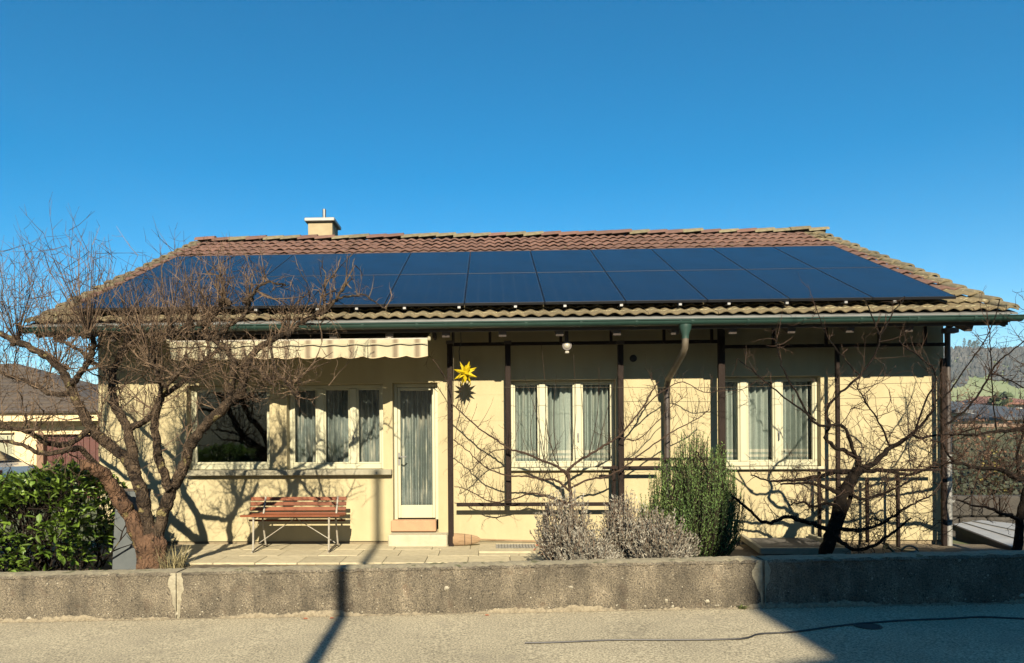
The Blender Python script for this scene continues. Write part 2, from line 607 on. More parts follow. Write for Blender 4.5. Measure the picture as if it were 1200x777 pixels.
# terrace: a bed of mortar and the slabs one by one
mb = MB()
tx0, tx1 = P(196, 640, 9.3).x, P(655, 640, 9.3).x
mb.box(tx0, tx1, 8.3, WY + .05, 0.0, TZ - .022)
ter = struct('terrace', mb, m_soil)
sm = MB().box(-.249, .249, -.249, .249, -.045, 0, .006).mesh('paving_slab', m_slab)
i = 0
for k in range(3):
    y = 8.56 + .505 * k
    x = tx0 + .25 + (.12 if k % 2 else 0)
    while x < tx1 - .2:
        inst('paving_slab', sm, ter, (x, y, TZ + rs.uniform(-.004, .002)), (rs.uniform(-.006, .006), rs.uniform(-.006, .006), rs.uniform(-.012, .012)))
        x += .505


# hill with wood and meadow, far behind on the right
def hill_z(x, y):
    f = sstep(520, 770, y) * (1 - .9 * sstep(800, 1000, y))
    w = sstep(150, 420, x) * (1 - .75 * sstep(560, 800, x))
    return -12 + 110 * f * w * (.96 + .04 * math.sin(x * .021 + .5)) + 1.6 * math.sin(x * .05 + y * .02)


mb = MB()
nx, ny = 60, 36
vs = [(100 + 800 * i / nx, 430 + 620 * j / ny, hill_z(100 + 800 * i / nx, 430 + 620 * j / ny)) for j in range(ny + 1) for i in range(nx + 1)]
mb.add(vs, [(j * (nx + 1) + i, j * (nx + 1) + i + 1, (j + 1) * (nx + 1) + i + 1, (j + 1) * (nx + 1) + i) for j in range(ny) for i in range(nx)])
m_hill = mat('hill meadow', (.10, .14, .045), 1, (.15, .17, .07), .012, 4, .35, .65)
struct('hill', mb, m_hill, True)
m_wood = mat('far wood', (.035, .038, .036), 1, (.06, .055, .05), .02, 4, .35, .65, island=.4)


def clump(mb, c, r, h, rng, n=5):
    """one small far crown: a rough cone or ball of a few faces"""
    top = Vector((c[0] + rng.uniform(-.2, .2) * r, c[1], c[2] + h))
    ring1 = [Vector((c[0] + r * rng.uniform(.75, 1.2) * math.cos(2 * PI * k / n), c[1] + r * rng.uniform(.75, 1.2) * math.sin(2 * PI * k / n), c[2] + h * rng.uniform(.3, .5))) for k in range(n)]
    ring0 = [Vector((p.x * .5 + c[0] * .5, p.y * .5 + c[1] * .5, c[2])) for p in ring1]
    fs = [(k, (k + 1) % n, n + (k + 1) % n, n + k) for k in range(n)] + [(n + k, n + (k + 1) % n, 2 * n) for k in range(n)]
    mb.add(ring0 + ring1 + [top], fs)


mb = MB()
rs = random.Random(8)
cnt = 0
tries = 0
while cnt < 9000 and tries < 60000:
    tries += 1
    x, y = rs.uniform(300, 720), rs.uniform(430, 830)
    z = hill_z(x, y)
    edge = 47 + 6 * math.sin(x * .045) + 4 * math.sin(x * .11 + 2) - .05 * (x - 440)
    wood = z > edge or (z < 22 + 4 * math.sin(x * .06) and rs.random() < .4)
    if not wood:
        continue
    clump(mb, (x, y, z - 1), rs.uniform(1.6, 3.2), rs.uniform(4, 7.5), rs)
    cnt += 1
part('hillside_wood', mb, m_wood, None, False, 'stuff')


# ------------------------------------------------------------------ street wall
rs = random.Random(21)
jx = [-16.0, P(208, 690, KY0).x, P(894, 680, KY0).x, 13.0]
wall = thing('low_concrete_wall', 'weathered speckled concrete wall along the street in three lengths', 'wall', (0, KY0, 0))


def seg(x0, x1, h=.435):
    """one cast length: rough faces, chipped top edge"""
    mb = MB()
    nx = max(2, int((x1 - x0) / .035)) if x1 - x0 < 9 else int((x1 - x0) / .05)
    prof = [(KY0 + .012, -.12), (KY0 + .004, .03), (KY0, .10), (KY0, .18), (KY0, .27), (KY0, .35), (KY0 + .003, h - .032), (KY0 - .004, h - .022), (KY0 + .012, h), (KY0 + .10, h + .004), (KY1 - .08, h + .004), (KY1, h - .01), (KY1, -.12)]
    k = len(prof)
    vs = []
    for i in range(nx + 1):
        x = x0 + (x1 - x0) * i / nx
        for q, (y, z) in enumerate(prof):
            j = .007 if 1 < q < 11 else .004
            chip = rs.uniform(0, .022) if q == 8 and rs.random() < .3 else 0
            vs.append((x, y + rs.uniform(-j, j) + chip, z + road_z(x) + rs.uniform(-.006, .006) - chip * .6))
    fs = []
    for i in range(nx):
        for q in range(k - 1):
            fs.append((i * k + q, i * k + q + 1, (i + 1) * k + q + 1, (i + 1) * k + q)[::-1])
    fs.append(tuple(range(k)))
    fs.append(tuple(nx * k + q for q in reversed(range(k))))
    return mb.add(vs, fs), nx, k


for a, b in zip(jx[:-1], jx[1:]):
    sm_, nx_, k_ = seg(a + .012, b - .012)
    o = part('wall_length', sm_, m_conc, wall)
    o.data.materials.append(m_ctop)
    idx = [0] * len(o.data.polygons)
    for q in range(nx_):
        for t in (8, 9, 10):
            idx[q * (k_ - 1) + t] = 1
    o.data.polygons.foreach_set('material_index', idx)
for j in jx[1:3]:
    mb = MB()
    zb = road_z(j)
    # ragged mortar patch either side of the groove
    for sgn in (-1, 1):
        ed = [(sgn * .009, -.02), (sgn * .009, .43)]
        out = []
        nseg = 14
        for q in range(nseg + 1):
            t = q / nseg
            w = .035 + .055 * math.exp(-((t - .78) / .22) ** 2) + .012 * math.sin(9 * t + j) + rs.uniform(-.012, .012)
            if sgn > 0:
                w *= .75
            out.append((sgn * max(.02, w), -.02 + .455 * t))
        inn = [(sgn * .010, -.02 + .455 * q / nseg) for q in range(nseg + 1)]
        vs = [(j + x, KY0 - .016 + rs.uniform(-.003, .003), zb + z) for x, z in inn] + [(j + x, KY0 - .004, zb + z) for x, z in out]
        nn = nseg + 1
        f = [(q, q + 1, nn + q + 1, nn + q) for q in range(nseg)]
        if sgn > 0:
            f = [tuple(reversed(t)) for t in f]
        mb.add(vs, f)
    mb.box(j - .011, j + .011, KY0 + .006, KY1 - .01, zb - .05, zb + .43)
    part('mortar_joint', mb, m_mortar, wall)

# ragged mortar fillet along the foot of the wall
mb = MB()
nx = 520
vs = []
for i in range(nx + 1):
    x = -6.2 + 12.6 * i / nx
    b_ = road_z(x)
    h_ = max(.008, .026 + .022 * math.sin(x * 2.7) + .014 * math.sin(x * 7.9 + 1) + rs.uniform(-.012, .012))
    vs += [(x, KY0 - .022 + rs.uniform(-.008, .008), b_ + .003), (x, KY0 - .016 + rs.uniform(-.004, .004), b_ + h_ * .55), (x, KY0 - .004, b_ + h_)]
mb.add(vs, [(i * 3 + q, (i + 1) * 3 + q, (i + 1) * 3 + q + 1, i * 3 + q + 1) for i in range(nx) for q in (0, 1)])
part('foot_mortar', mb, mat('foot mortar', (.29, .245, .165), .95, (.19, .16, .108), 40, 9, .42, .6, .8, 80), wall)
# crumbs of mortar and lichen stones stuck to the wall face
mb = MB()
for q in range(220):
    x = rs.uniform(-5.2, 5.4)
    z = rs.choice([rs.uniform(.02, .07), rs.uniform(.05, .4)])
    s = rs.uniform(.004, .011) * (2.4 if rs.random() < .09 else 1)
    c = Vector((x, KY0 - .006, road_z(x) + z))
    n = 6
    ring = [c + Vector((s * rs.uniform(.6, 1.2) * math.cos(2 * PI * k / n), 0.004, s * rs.uniform(.5, 1.1) * math.sin(2 * PI * k / n))) for k in range(n)]
    mb.add(ring + [c + Vector((0, -s * .4, 0))], [((k + 1) % n, k, n) for k in range(n)])
part('pale_stone_chip', mb, mat('pale chips', (.38, .35, .27), .9, (.28, .25, .18), 30, 3), wall, False, 'stuff')

# grit and weeds along the foot of the wall
mb = MB()
for q in range(700):
    x = rs.uniform(-6, 6)
    s = rs.uniform(.004, .014)
    y = KY0 - abs(rs.gauss(0, .03)) - .004
    c = Vector((x, y, road_z(x) + s * .3))
    n = 5
    ring = [c + Vector((s * rs.uniform(.6, 1.2) * math.cos(2 * PI * k / n), s * rs.uniform(.6, 1.2) * math.sin(2 * PI * k / n), -s * .35)) for k in range(n)]
    mb.add(ring + [c + Vector((0, 0, s * .5))], [(k, (k + 1) % n, n) for k in range(n)])
part('roadside_grit', mb, mat('grit', (.26, .23, .16), .95, (.16, .14, .09), 30, 3), None, False, 'stuff')

# ------------------------------------------------------------------ the house
house = thing('bungalow', 'cream rendered bungalow with brown tiled roof, green gutter and dark solar panels', 'house', (.3, WY, TZ))
HX0, HX1, HY1 = -5.57, 6.18, 18.2
EX0, EX1 = -5.90, 6.41
SL = math.atan(.474)
cS, sS = math.cos(SL), math.sin(SL)


def T(y):
    return 3.16 + .474 * (y - 8.86)


RY = 14.05


def wall_mb(x0, x1, z0, z1, y0, y1, holes):
    mb = MB()
    xs = sorted({x0, x1, *[h[0] for h in holes], *[h[1] for h in holes]})
    zs = sorted({z0, z1, *[h[2] for h in holes], *[h[3] for h in holes]})
    nx, nz = len(xs) - 1, len(zs) - 1

    def solid(i, k):
        if i < 0 or k < 0 or i >= nx or k >= nz:
            return False
        cx, cz = (xs[i] + xs[i + 1]) / 2, (zs[k] + zs[k + 1]) / 2
        return not any(h[0] < cx < h[1] and h[2] < cz < h[3] for h in holes)
    for i in range(nx):
        for k in range(nz):
            if not solid(i, k):
                continue
            a, b, c, d = xs[i], xs[i + 1], zs[k], zs[k + 1]
            mb.add([(a, y0, c), (b, y0, c), (b, y0, d), (a, y0, d)], [(0, 1, 2, 3)])
            mb.add([(a, y1, c), (b, y1, c), (b, y1, d), (a, y1, d)], [(3, 2, 1, 0)])
            if not solid(i - 1, k):
                mb.add([(a, y0, c), (a, y0, d), (a, y1, d), (a, y1, c)], [(0, 1, 2, 3)])
            if not solid(i + 1, k):
                mb.add([(b, y0, c), (b, y1, c), (b, y1, d), (b, y0, d)], [(0, 1, 2, 3)])
            if not solid(i, k - 1):
                mb.add([(a, y0, c), (a, y1, c), (b, y1, c), (b, y0, c)], [(0, 1, 2, 3)])
            if not solid(i, k + 1):
                mb.add([(a, y0, d), (b, y0, d), (b, y1, d), (a, y1, d)], [(0, 1, 2, 3)])
    return mb


def X(px, y=WY):
    return P(px, 500, y).x


W1 = (X(219), X(316), 1.19, 2.39)
W2 = (X(336), X(449), 1.19, 2.39)
DR = (X(460), X(513), .31, 2.40)
W4 = (X(599), X(722), 1.20, 2.42)
W5 = (X(845), X(962), 1.20, 2.44)
WT = T(WY) - .22
part('wall', wall_mb(HX0, HX1, TZ + .03, WT, WY, WY + .32, [W1, W2, DR, W4, W5]), m_stucco, house)
part('plinth', wall_mb(HX0 + .01, HX1 - .01, -.6, TZ + .03, WY + .025, WY + .30, [(DR[0], DR[1], .1, .3)] if False else []), m_plinth, house)
for x0, x1 in ((HX0, HX0 + .3), (HX1 - .3, HX1)):
    mb = MB()
    poly = [Vector((x0, WY + .32, -.8)), Vector((x0, HY1, -.8)), Vector((x0, HY1, WT)), Vector((x0, RY, T(RY) - .22)), Vector((x0, WY + .32, T(WY + .32) - .22))]
    mb.prism(poly, (x1 - x0, 0, 0))
    part('gable_wall', mb, m_stucco, house)
part('back_wall', MB().box(HX0 + .3, HX1 - .3, HY1 - .3, HY1, -.8, WT), m_stucco, house)
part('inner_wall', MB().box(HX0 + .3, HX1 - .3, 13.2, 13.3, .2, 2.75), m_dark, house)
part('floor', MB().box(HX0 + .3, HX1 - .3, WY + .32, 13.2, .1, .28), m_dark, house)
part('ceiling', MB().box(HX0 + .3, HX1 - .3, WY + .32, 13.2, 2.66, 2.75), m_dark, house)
# faint seams of the wall boards
for zz, xa, xb in ((2.22, X(530), X(594)), (1.86, X(530), X(594)), (1.86, X(735), X(768)), (1.22, X(530), X(594))):
    part('wall_seam', MB().box(xa, xb, WY - .0025, WY + .01, zz, zz + .006), m_stucco, house)

# roof: deck, tiles, ridge, verge
mb = MB()
for (ya, yb) in ((8.9, RY), (RY, 2 * RY - 8.9)):
    za = T(ya) - .09 if ya < RY else T(RY) - .09
    zb = T(RY) - .09 if ya < RY else T(8.9) - .09
    for t in (0, -.09):
        pass
    vs = [(EX0 + .04, ya, za), (EX1 - .04, ya, za), (EX1 - .04, yb, zb), (EX0 + .04, yb, zb)]
    vs += [(x, y, z - .10) for x, y, z in vs]
    mb.add(vs, [(0, 1, 2, 3), (7, 6, 5, 4), (0, 4, 5, 1), (1, 5, 6, 2), (2, 6, 7, 3), (3, 7, 4, 0)])
roof = part('roof', mb, m_soffit, house)
NCOL = 72
PIT = (EX1 - EX0) / NCOL
EXP = .342


def tile_mb(w=PIT, L=.43, th=.016, amp=.015, nseg=8):
    mb = MB()
    vs = []
    for (y, lift) in ((0, .036), (.02, .040), (L, 0)):
        for top in (1, 0):
            for i in range(nseg + 1):
                t = i / nseg
                x = -w / 2 + (w + .012) * t
                z = amp * (1 - math.cos(2 * PI * t)) + lift * (1 if top else .92) + (th if top else 0)
                vs.append((x, y, z - (.006 if (y == 0 and top) else 0)))
    n = nseg + 1
    fs = []
    for r in range(2):
        a, b = r * 2 * n, (r + 1) * 2 * n
        for i in range(nseg):
            fs.append((a + i, a + i + 1, b + i + 1, b + i))
    for i in range(nseg):
        fs.append((n + i, n + i + 1, i + 1, i))
    e = nseg
    fs += [(e, n + e, 3 * n + e, 2 * n + e), (n, 0, 2 * n, 3 * n), (2 * n + e, 3 * n + e, 5 * n + e, 4 * n + e), (3 * n, 2 * n, 4 * n, 5 * n)]
    return mb.add(vs, fs)


tm_red = tile_mb().mesh('roof_tile', m_tile, (0, 0, 0), True)
tm_moss = tile_mb().mesh('roof_tile', m_moss, (0, 0, 0), True)
rs = random.Random(31)
rest = MB()
rest2 = MB()
tilt = R(-1.6)
for r in range(17):
    y0 = 8.86 + r * EXP * cS
    for c in range(NCOL):
        x = EX0 + (c + .5) * PIT
        z = T(y0) - .066 + rs.uniform(-.003, .004)
        single = r == 0 or r >= 14 or (c == NCOL - 1 and r > 3)
        rot = (SL + tilt + rs.uniform(-.018, .018), rs.uniform(-.03, .03), rs.uniform(-.022, .022))
        yj = rs.uniform(-.018, .014)
        if single:
            inst('roof_tile', tm_moss if (r == 0 or c >= NCOL - 2) else tm_red, roof, (x, y0 + yj, z), rot)
        else:
            m = Matrix.Translation((x, y0 + yj, z)) @ Matrix.Rotation(rot[0], 4, 'X')
            t = tile_mb(nseg=4)
            (rest if r > 2 else rest2).add([m @ Vector(v) for v in t.v], t.f)
part('hidden_tiles', rest, m_tile, roof, True, 'stuff')
part('lower_tiles', rest2, m_moss, roof, True, 'stuff')
part('back_slope_tiles', MB().add([(EX0, RY, T(RY) - .02), (EX1, RY, T(RY) - .02), (EX1, 2 * RY - 8.86, T(8.86)), (EX0, 2 * RY - 8.86, T(8.86))], [(0, 1, 2, 3)]), m_tile, roof)


def cap_mb(w, L, h, th=.018, n=7):
    """half-round cap tile lying along +y, wider at the near end"""
    mb = MB()
    vs = []
    for (y, k) in ((0, 1.0), (.03, 1.0), (L, .84)):
        for rr in (1, 0):
            for i in range(n + 1):
                a = PI * i / n
                q = 1 if rr else (1 - th / w * 2)
                vs.append((-math.cos(a) * w * k * q, y, math.sin(a) * h * k * q))
    m = n + 1
    fs = []
    for s in range(2):
        a, b = s * 2 * m, (s + 1) * 2 * m
        for i in range(n):
            fs.append((a + i, b + i, b + i + 1, a + i + 1)[::-1])
    for i in range(n):
        fs.append((m + i, i, i + 1, m + i + 1)[::-1])
    for i in range(n):
        fs.append((4 * m + i, 5 * m + i, 5 * m + i + 1, 4 * m + i + 1)[::-1])
    return mb.add(vs, fs)


cm = cap_mb(.12, .40, .095).mesh('ridge_tile', m_verge, (0, 0, 0), True)
cmb = cap_mb(.12, .40, .095).mesh('ridge_tile', m_tile, (0, 0, 0), True)
x = EX0 + .02
while x < EX1 - .2:
    inst('ridge_tile', cm if rs.random() < .45 else cmb, roof, (x, RY, T(RY) - .03 + rs.uniform(-.016, .016)), (R(5.5), rs.uniform(-.05, .05), -PI / 2 + rs.uniform(-.02, .02)))
    x += .345
cv = cap_mb(.085, .44, .06).mesh('verge_tile', m_verge, (0, 0, 0), True)
for sx in (EX0 + .05, EX1 - .05):
    for r in range(17):
        y0 = 8.84 + r * EXP * cS
        inst('verge_tile', cv, roof, (sx + rs.uniform(-.015, .015), y0 + rs.uniform(-.015, .015), T(y0) - .012 + rs.uniform(-.006, .008)),
             (SL - R(5.5) + rs.uniform(-.02, .02), rs.uniform(-.06, .06), rs.uniform(-.04, .04)))
# verge boards on the gables, fascia
for x0, x1 in ((EX0 + .06, EX0 + .10), (EX1 - .10, EX1 - .06)):
    poly = [Vector((x0, 8.95, T(8.95) - .26)), Vector((x0, RY, T(RY) - .26)), Vector((x0, RY, T(RY) - .195)), Vector((x0, 8.95, T(8.95) - .195))]
    part('verge_board', MB().prism(poly, (x1 - x0, 0, 0)), m_rafter, house)
part('fascia', MB().box(EX0 + .05, EX1 - .05, 8.925, 8.955, 2.96, 3.085), m_rafter, house)
part('eave_flashing', MB().add([(EX0, 8.83, 3.075), (EX1, 8.83, 3.075), (EX1, 8.98, 3.145), (EX0, 8.98, 3.145), (EX0, 8.83, 3.095), (EX1, 8.83, 3.095), (EX1, 8.98, 3.16), (EX0, 8.98, 3.16)], [(0, 1, 5, 4), (4, 5, 6, 7), (3, 2, 1, 0)]), mat('eave flashing', (.14, .145, .14), .6, (.10, .105, .10), 6, 5), house)
k = 0
x = EX0 + .3
while x < EX1:
    a, b = Vector((x, 8.96, T(8.96) - .26)), Vector((x, WY + .02, T(WY + .02) - .26))
    part('rafter_end', MB().bar(a, b, .10, .12, .006), m_rafter, house)
    x += .72

# gutter
mb = MB()
GX0, GX1, gy, gz, gr = -5.97, 6.47, 8.858, 3.055, .062
n = 10
prof = [(gy - gr * math.cos(PI * i / n), gz - gr * math.sin(PI * i / n)) for i in range(n + 1)]
prof2 = [(gy - (gr - .006) * math.cos(PI * i / n), gz - (gr - .006) * math.sin(PI * i / n)) for i in range(n + 1)]
vs = [(x, y, z) for x in (GX0, GX1) for (y, z) in prof + prof2]
m2 = 2 * (n + 1)
fs = []
for i in range(n):
    fs.append((i, i + 1, m2 + i + 1, m2 + i)[::-1])
    fs.append((n + 1 + i, n + 2 + i, m2 + n + 2 + i, m2 + n + 1 + i))
mb.add(vs, fs)
for x in (GX0, GX1):
    mb.add([(x, y, z) for y, z in prof], [tuple(range(n + 1))])
mb.tube([(GX0, gy - gr - .004, gz + .002), (GX1, gy - gr - .004, gz + .002)], .0085, 6)
gut = part('gutter', mb, m_copper, house, True)
x = GX0 + .3
while x < GX1:
    mb = MB()
    for i in range(n):
        a, b = prof[i], prof[i + 1]
        mb.bar((x, gy + (a[0] - gy) * 1.07, gz + (a[1] - gz) * 1.07), (x, gy + (b[0] - gy) * 1.07, gz + (b[1] - gz) * 1.07), .006, .03, up=Vector((1, 0, 0)))
    part('gutter_bracket', mb, m_copper, gut)
    x += .68
for x in (-3.4, -.55, 2.35, 5.1):
    mb = MB()
    for i in range(n):
        a, b = prof[i], prof[i + 1]
        mb.bar((x, gy + (a[0] - gy) * 1.04, gz + (a[1] - gz) * 1.04), (x, gy + (b[0] - gy) * 1.04, gz + (b[1] - gz) * 1.04), .006, .014, up=Vector((1, 0, 0)))
    part('gutter_joint', mb, m_copper, gut)

# middle downpipe: hopper, bend back to the wall, pipe down behind the rosemary
dx = P(803, 400, gy).x
mb = MB()
mm = Matrix.Translation((dx, gy, 0))
mb.lathe([(.045, 2.83), (.047, 2.88), (.075, 2.955), (.078, 3.0)], 14, mm)
dp = part('downpipe', mb, m_copper, house, True)
pts = [(dx, gy, 2.90), (dx, gy, 2.80), (dx, gy + .02, 2.72), (dx - .005, gy + .09, 2.655), (dx - .01, 9.66, 2.40), (dx - .01, 9.73, 2.33), (dx - .01, 9.75, 2.24)]
part('pipe_bend', MB().tube(pts, .042, 12), m_pipe, dp, True)
part('pipe_shaft', MB().tube([(dx - .01, 9.75, 2.28), (dx - .01, 9.75, .1)], .044, 12), m_pipe_dark, dp, True)
for z in (2.25, 1.2, .5):
    mb = MB().tube([(dx - .01, 9.75, z), (dx - .01, 9.75, z + .03)], .050, 12)
    mb.box(dx - .02, dx, 9.79, WY + .01, z + .005, z + .025)
    part('pipe_clip', mb, m_pipe_dark, dp)
# right-hand downpipe at the corner
rx = P(1111, 500, 9.72).x
mb = MB().tube([(rx, 9.72, 3.0), (rx, 9.72, 1.33)], .036, 10)
dp2 = part('downpipe', mb, m_pipe_dark, house, True)
part('pipe_bend', MB().tube([(rx, gy + .07, 3.035), (rx, gy + .2, 3.045), (rx, 9.58, 3.085), (rx, 9.68, 3.075), (rx, 9.72, 3.02), (rx, 9.72, 2.95)], .036, 10), m_pipe_dark, dp2, True)
part('lower_pipe', MB().tube([(rx, 9.72, 1.35), (rx, 9.72, -.5)], .043, 10), m_zinc, dp2, True)
mb = MB().tube([(rx, 9.72, .71), (rx, 9.72, .745)], .05, 10).box(rx - .09, rx + .07, 9.70, 9.72 + .03, .715, .74)
part('pipe_clip', mb, m_zinc, dp2)
part('pipe_bracket', MB().box(rx - .05, rx + .12, 9.66, 9.78, 2.98, 3.05, .008), m_pipe_dark, dp2)

# chimney
cl, crr = P(361, 283, 14.6), P(389.5, 283, 14.6)
cx0, cx1 = cl.x, crr.x
ct = P(375, 260, 14.6).z
ch = part('chimney', MB().box(cx0, cx1, 14.6, 15.15, 5.0, ct, .006), m_chim, house)
part('chimney_cap', MB().box(cx0 - .06, cx1 + .06, 14.53, 15.22, ct, ct + .075, .012), m_zinc, ch)
fx = (cx0 + cx1) / 2 + .03
part('flue_collar', MB().lathe([(.13, ct + .075), (.12, ct + .10), (.05, ct + .125)], 14, Matrix.Translation((fx, 14.85, 0))), m_black, ch)
part('flue_pipe', MB().lathe([(.038, ct + .11), (.038, ct + .34), (.03, ct + .345)], 12, Matrix.Translation((fx, 14.85, 0))), m_alu, ch, True)


# ------------------------------------------------------------------ windows and door
def glazed(parent, name, xa, xb, za, zb, y, m_g=None):
    part(name, MB().box(xa, xb, y, y + .008, za, zb), m_g or m_glass, parent)


def window(op, rec, mull, ot=.05, sash=.035, bot=.09, mw=.10, col=None, name='window'):
    """fixed frame, mullions, sashes and panes; rec = how deep behind the wall face the frame sits"""
    x0, x1, z0, z1 = op
    fm = col or m_white
    y0, y1 = WY + rec, WY + rec + .07
    mb = MB()
    mb.box(x0 + .002, x0 + ot, y0, y1, z0 + .002, z1 - .002, .006)
    mb.box(x1 - ot, x1 - .002, y0, y1, z0 + .002, z1 - .002, .006)
    mb.box(x0 + ot, x1 - ot, y0 + .001, y1, z1 - ot, z1 - .002, .006)
    w = part(name, mb, fm, house)
    part('bottom_rail', MB().box(x0 + ot, x1 - ot, y0 - .004, y1, z0 + .002, z0 + bot, .008), fm, w)
    edges = [x0 + ot]
    for m_ in mull:
        part('mullion', MB().box(m_ - mw / 2, m_ + mw / 2, y0 - .006, y1, z0 + bot, z1 - ot, .010), fm, w)
        edges += [m_ - mw / 2, m_ + mw / 2]
    edges.append(x1 - ot)
    for a, b in zip(edges[::2], edges[1::2]):
        za, zb = z0 + bot, z1 - ot
        mb = MB()
        mb.box(a, a + sash, y0 + .012, y1 - .005, za, zb, .005)
        mb.box(b - sash, b, y0 + .012, y1 - .005, za, zb, .005)
        mb.box(a + sash, b - sash, y0 + .013, y1 - .005, za, za + sash, .005)
        mb.box(a + sash, b - sash, y0 + .013, y1 - .005, zb - sash, zb, .005)
        sf = part('sash', mb, fm, w)
        glazed(sf, 'glass_pane', a + sash, b - sash, za + sash, zb - sash, y0 + .035, m_glass2 if not mull else m_glass)
    if mull:
        hx = mull[-1]
        part('handle', MB().box(hx - .012, hx + .012, y0 - .022, y0 - .006, z0 + .42, z0 + .48, .003).box(hx - .008, hx + .008, y0 - .04, y0 - .02, z0 + .36, z0 + .46, .003), m_alu, w)
    return w


def sill(w, x0, x1, z, out=.10, th=.05, m=None, deep=.10):
    part('sill', MB().box(x0, x1, WY - out, WY + deep, z - th, z, .008), m or m_sillst, w)


def curtain(label, x0, x1, z0, z1, y, mt, per=.075, amp=.02, rng=None, group=None):
    rng = rng or random.Random(3)
    mb = MB()
    nx = int((x1 - x0) / per * 8)
    vs = []
    nz = 5
    ph = [rng.uniform(-.8, .8) for _ in range(9)]
    for k in range(nz + 1):
        tz = k / nz
        for i in range(nx + 1):
            x = x0 + (x1 - x0) * i / nx
            u = x / per
            a = amp * (.75 + .35 * math.sin(u * .37 + ph[0]) + .25 * math.sin(u * .83 + ph[1]))
            yy = a * math.sin(2 * PI * u + 1.2 * math.sin(u * .61 + ph[2]) + .25 * tz * math.sin(u * .9 + ph[3]))
            vs.append((x, y + yy, z0 + (z1 - z0) * tz + (0 if 0 < k < nz else .006 * math.sin(u * 2))))
    m = nx + 1
    mb.add(vs, [(k * m + i, k * m + i + 1, (k + 1) * m + i + 1, (k + 1) * m + i) for k in range(nz) for i in range(nx)])
    return solo('curtain', label, 'curtain', mb, mt, ((x0 + x1) / 2, y, z0), True)


def lace(name, base, light, freq, bands=None, vert=0.0):
    """net curtain cloth: paler woven stripes running down, pale bands near the hem (bands = world heights)"""
    m = mat(name, base, .95, light, 30, 4, .4, .72, transl=.12)
    n, l = m.node_tree.nodes, m.node_tree.links
    b = n['Principled BSDF']
    src = b.inputs['Base Color'].links[0].from_socket
    tc = n.new('ShaderNodeTexCoord')
    sp = n.new('ShaderNodeSeparateXYZ')
    l.new(tc.outputs['Object'], sp.inputs[0])
    fac = None
    if vert:
        mp = n.new('ShaderNodeMapping')
        mp.inputs['Scale'].default_value = (freq, 0, freq * .08)
        l.new(tc.outputs['Object'], mp.inputs[0])
        nz = n.new('ShaderNodeTexNoise')
        nz.inputs['Scale'].default_value = 1
        nz.inputs['Detail'].default_value = 3
        l.new(mp.outputs[0], nz.inputs[0])
        rp = n.new('ShaderNodeValToRGB')
        ramp_pts(rp, [(.52, (0, 0, 0)), (.66, (vert, vert, vert))])
        l.new(nz.outputs['Fac'], rp.inputs[0])
        fac = rp.outputs[0]
    for (z0, z1, a) in (bands or []):
        g1 = n.new('ShaderNodeMath'); g1.operation = 'GREATER_THAN'; g1.inputs[1].default_value = z0
        g2 = n.new('ShaderNodeMath'); g2.operation = 'LESS_THAN'; g2.inputs[1].default_value = z1
        l.new(sp.outputs[2], g1.inputs[0]); l.new(sp.outputs[2], g2.inputs[0])
        mu = n.new('ShaderNodeMath'); mu.operation = 'MULTIPLY'
        l.new(g1.outputs[0], mu.inputs[0]); l.new(g2.outputs[0], mu.inputs[1])
        mk = n.new('ShaderNodeMath'); mk.operation = 'MULTIPLY'; mk.inputs[1].default_value = a
        l.new(mu.outputs[0], mk.inputs[0])
        if fac is None:
            fac = mk.outputs[0]
        else:
            mm_ = n.new('ShaderNodeMath'); mm_.operation = 'MAXIMUM'
            l.new(fac, mm_.inputs[0]); l.new(mk.outputs[0], mm_.inputs[1])
            fac = mm_.outputs[0]
    if fac is not None:
        mx = n.new('ShaderNodeMix'); mx.data_type = 'RGBA'
        mx.inputs[7].default_value = (.56, .56, .48, 1)
        l.new(fac, mx.inputs[0]); l.new(src, mx.inputs[6])
        l.new(mx.outputs[2], b.inputs['Base Color'])
    return m


w1 = window(W1, .13, [], .045, .04, .07)
w2 = window(W2, .13, [X(373), X(412)], .05, .025, .075)
sill(w1, X(221), X(459.5), 1.19, .11, .075, None, .12)
w4 = window(W4, .10, [X(636.5), X(678.5)], .04, .022, .065, .10)
w5 = window(W5, .10, [X(874.5), X(915.5)], .04, .022, .065, .10)
sill(w4, X(597), X(724), 1.20, .07, .04, m_white, .09)
sill(w5, X(843), X(964), 1.20, .07, .04, m_white, .09)
cz = 1.6
net1 = lace('patterned net', (.22, .285, .28), (.33, .39, .375), 26, None, .8)
net2 = lace('plain net', (.36, .44, .41), (.44, .52, .48), 14, [(.115, .15, .85), (.185, .225, .85)], .35)
curtain('patterned net curtain behind the three-light window left of the glazed door', W2[0] + .02, W2[1] - .02, 1.2, 2.39, WY + .32, net1, .080, .044, random.Random(2))
curtain('long patterned net curtain behind the glazed garden door', DR[0] + .02, DR[1] - .02, .65, 2.38, WY + .32, net1, .080, .044, random.Random(7))
curtain('pleated net curtain with banded hem in the middle window behind the vine', W4[0] + .02, W4[1] - .02, 1.21, 2.42, WY + .29, net2, .080, .055, random.Random(4))
curtain('pleated net curtain with banded hem in the window beside the rosemary', W5[0] + .02, W5[1] - .02, 1.21, 2.44, WY + .29, net2, .080, .055, random.Random(9))

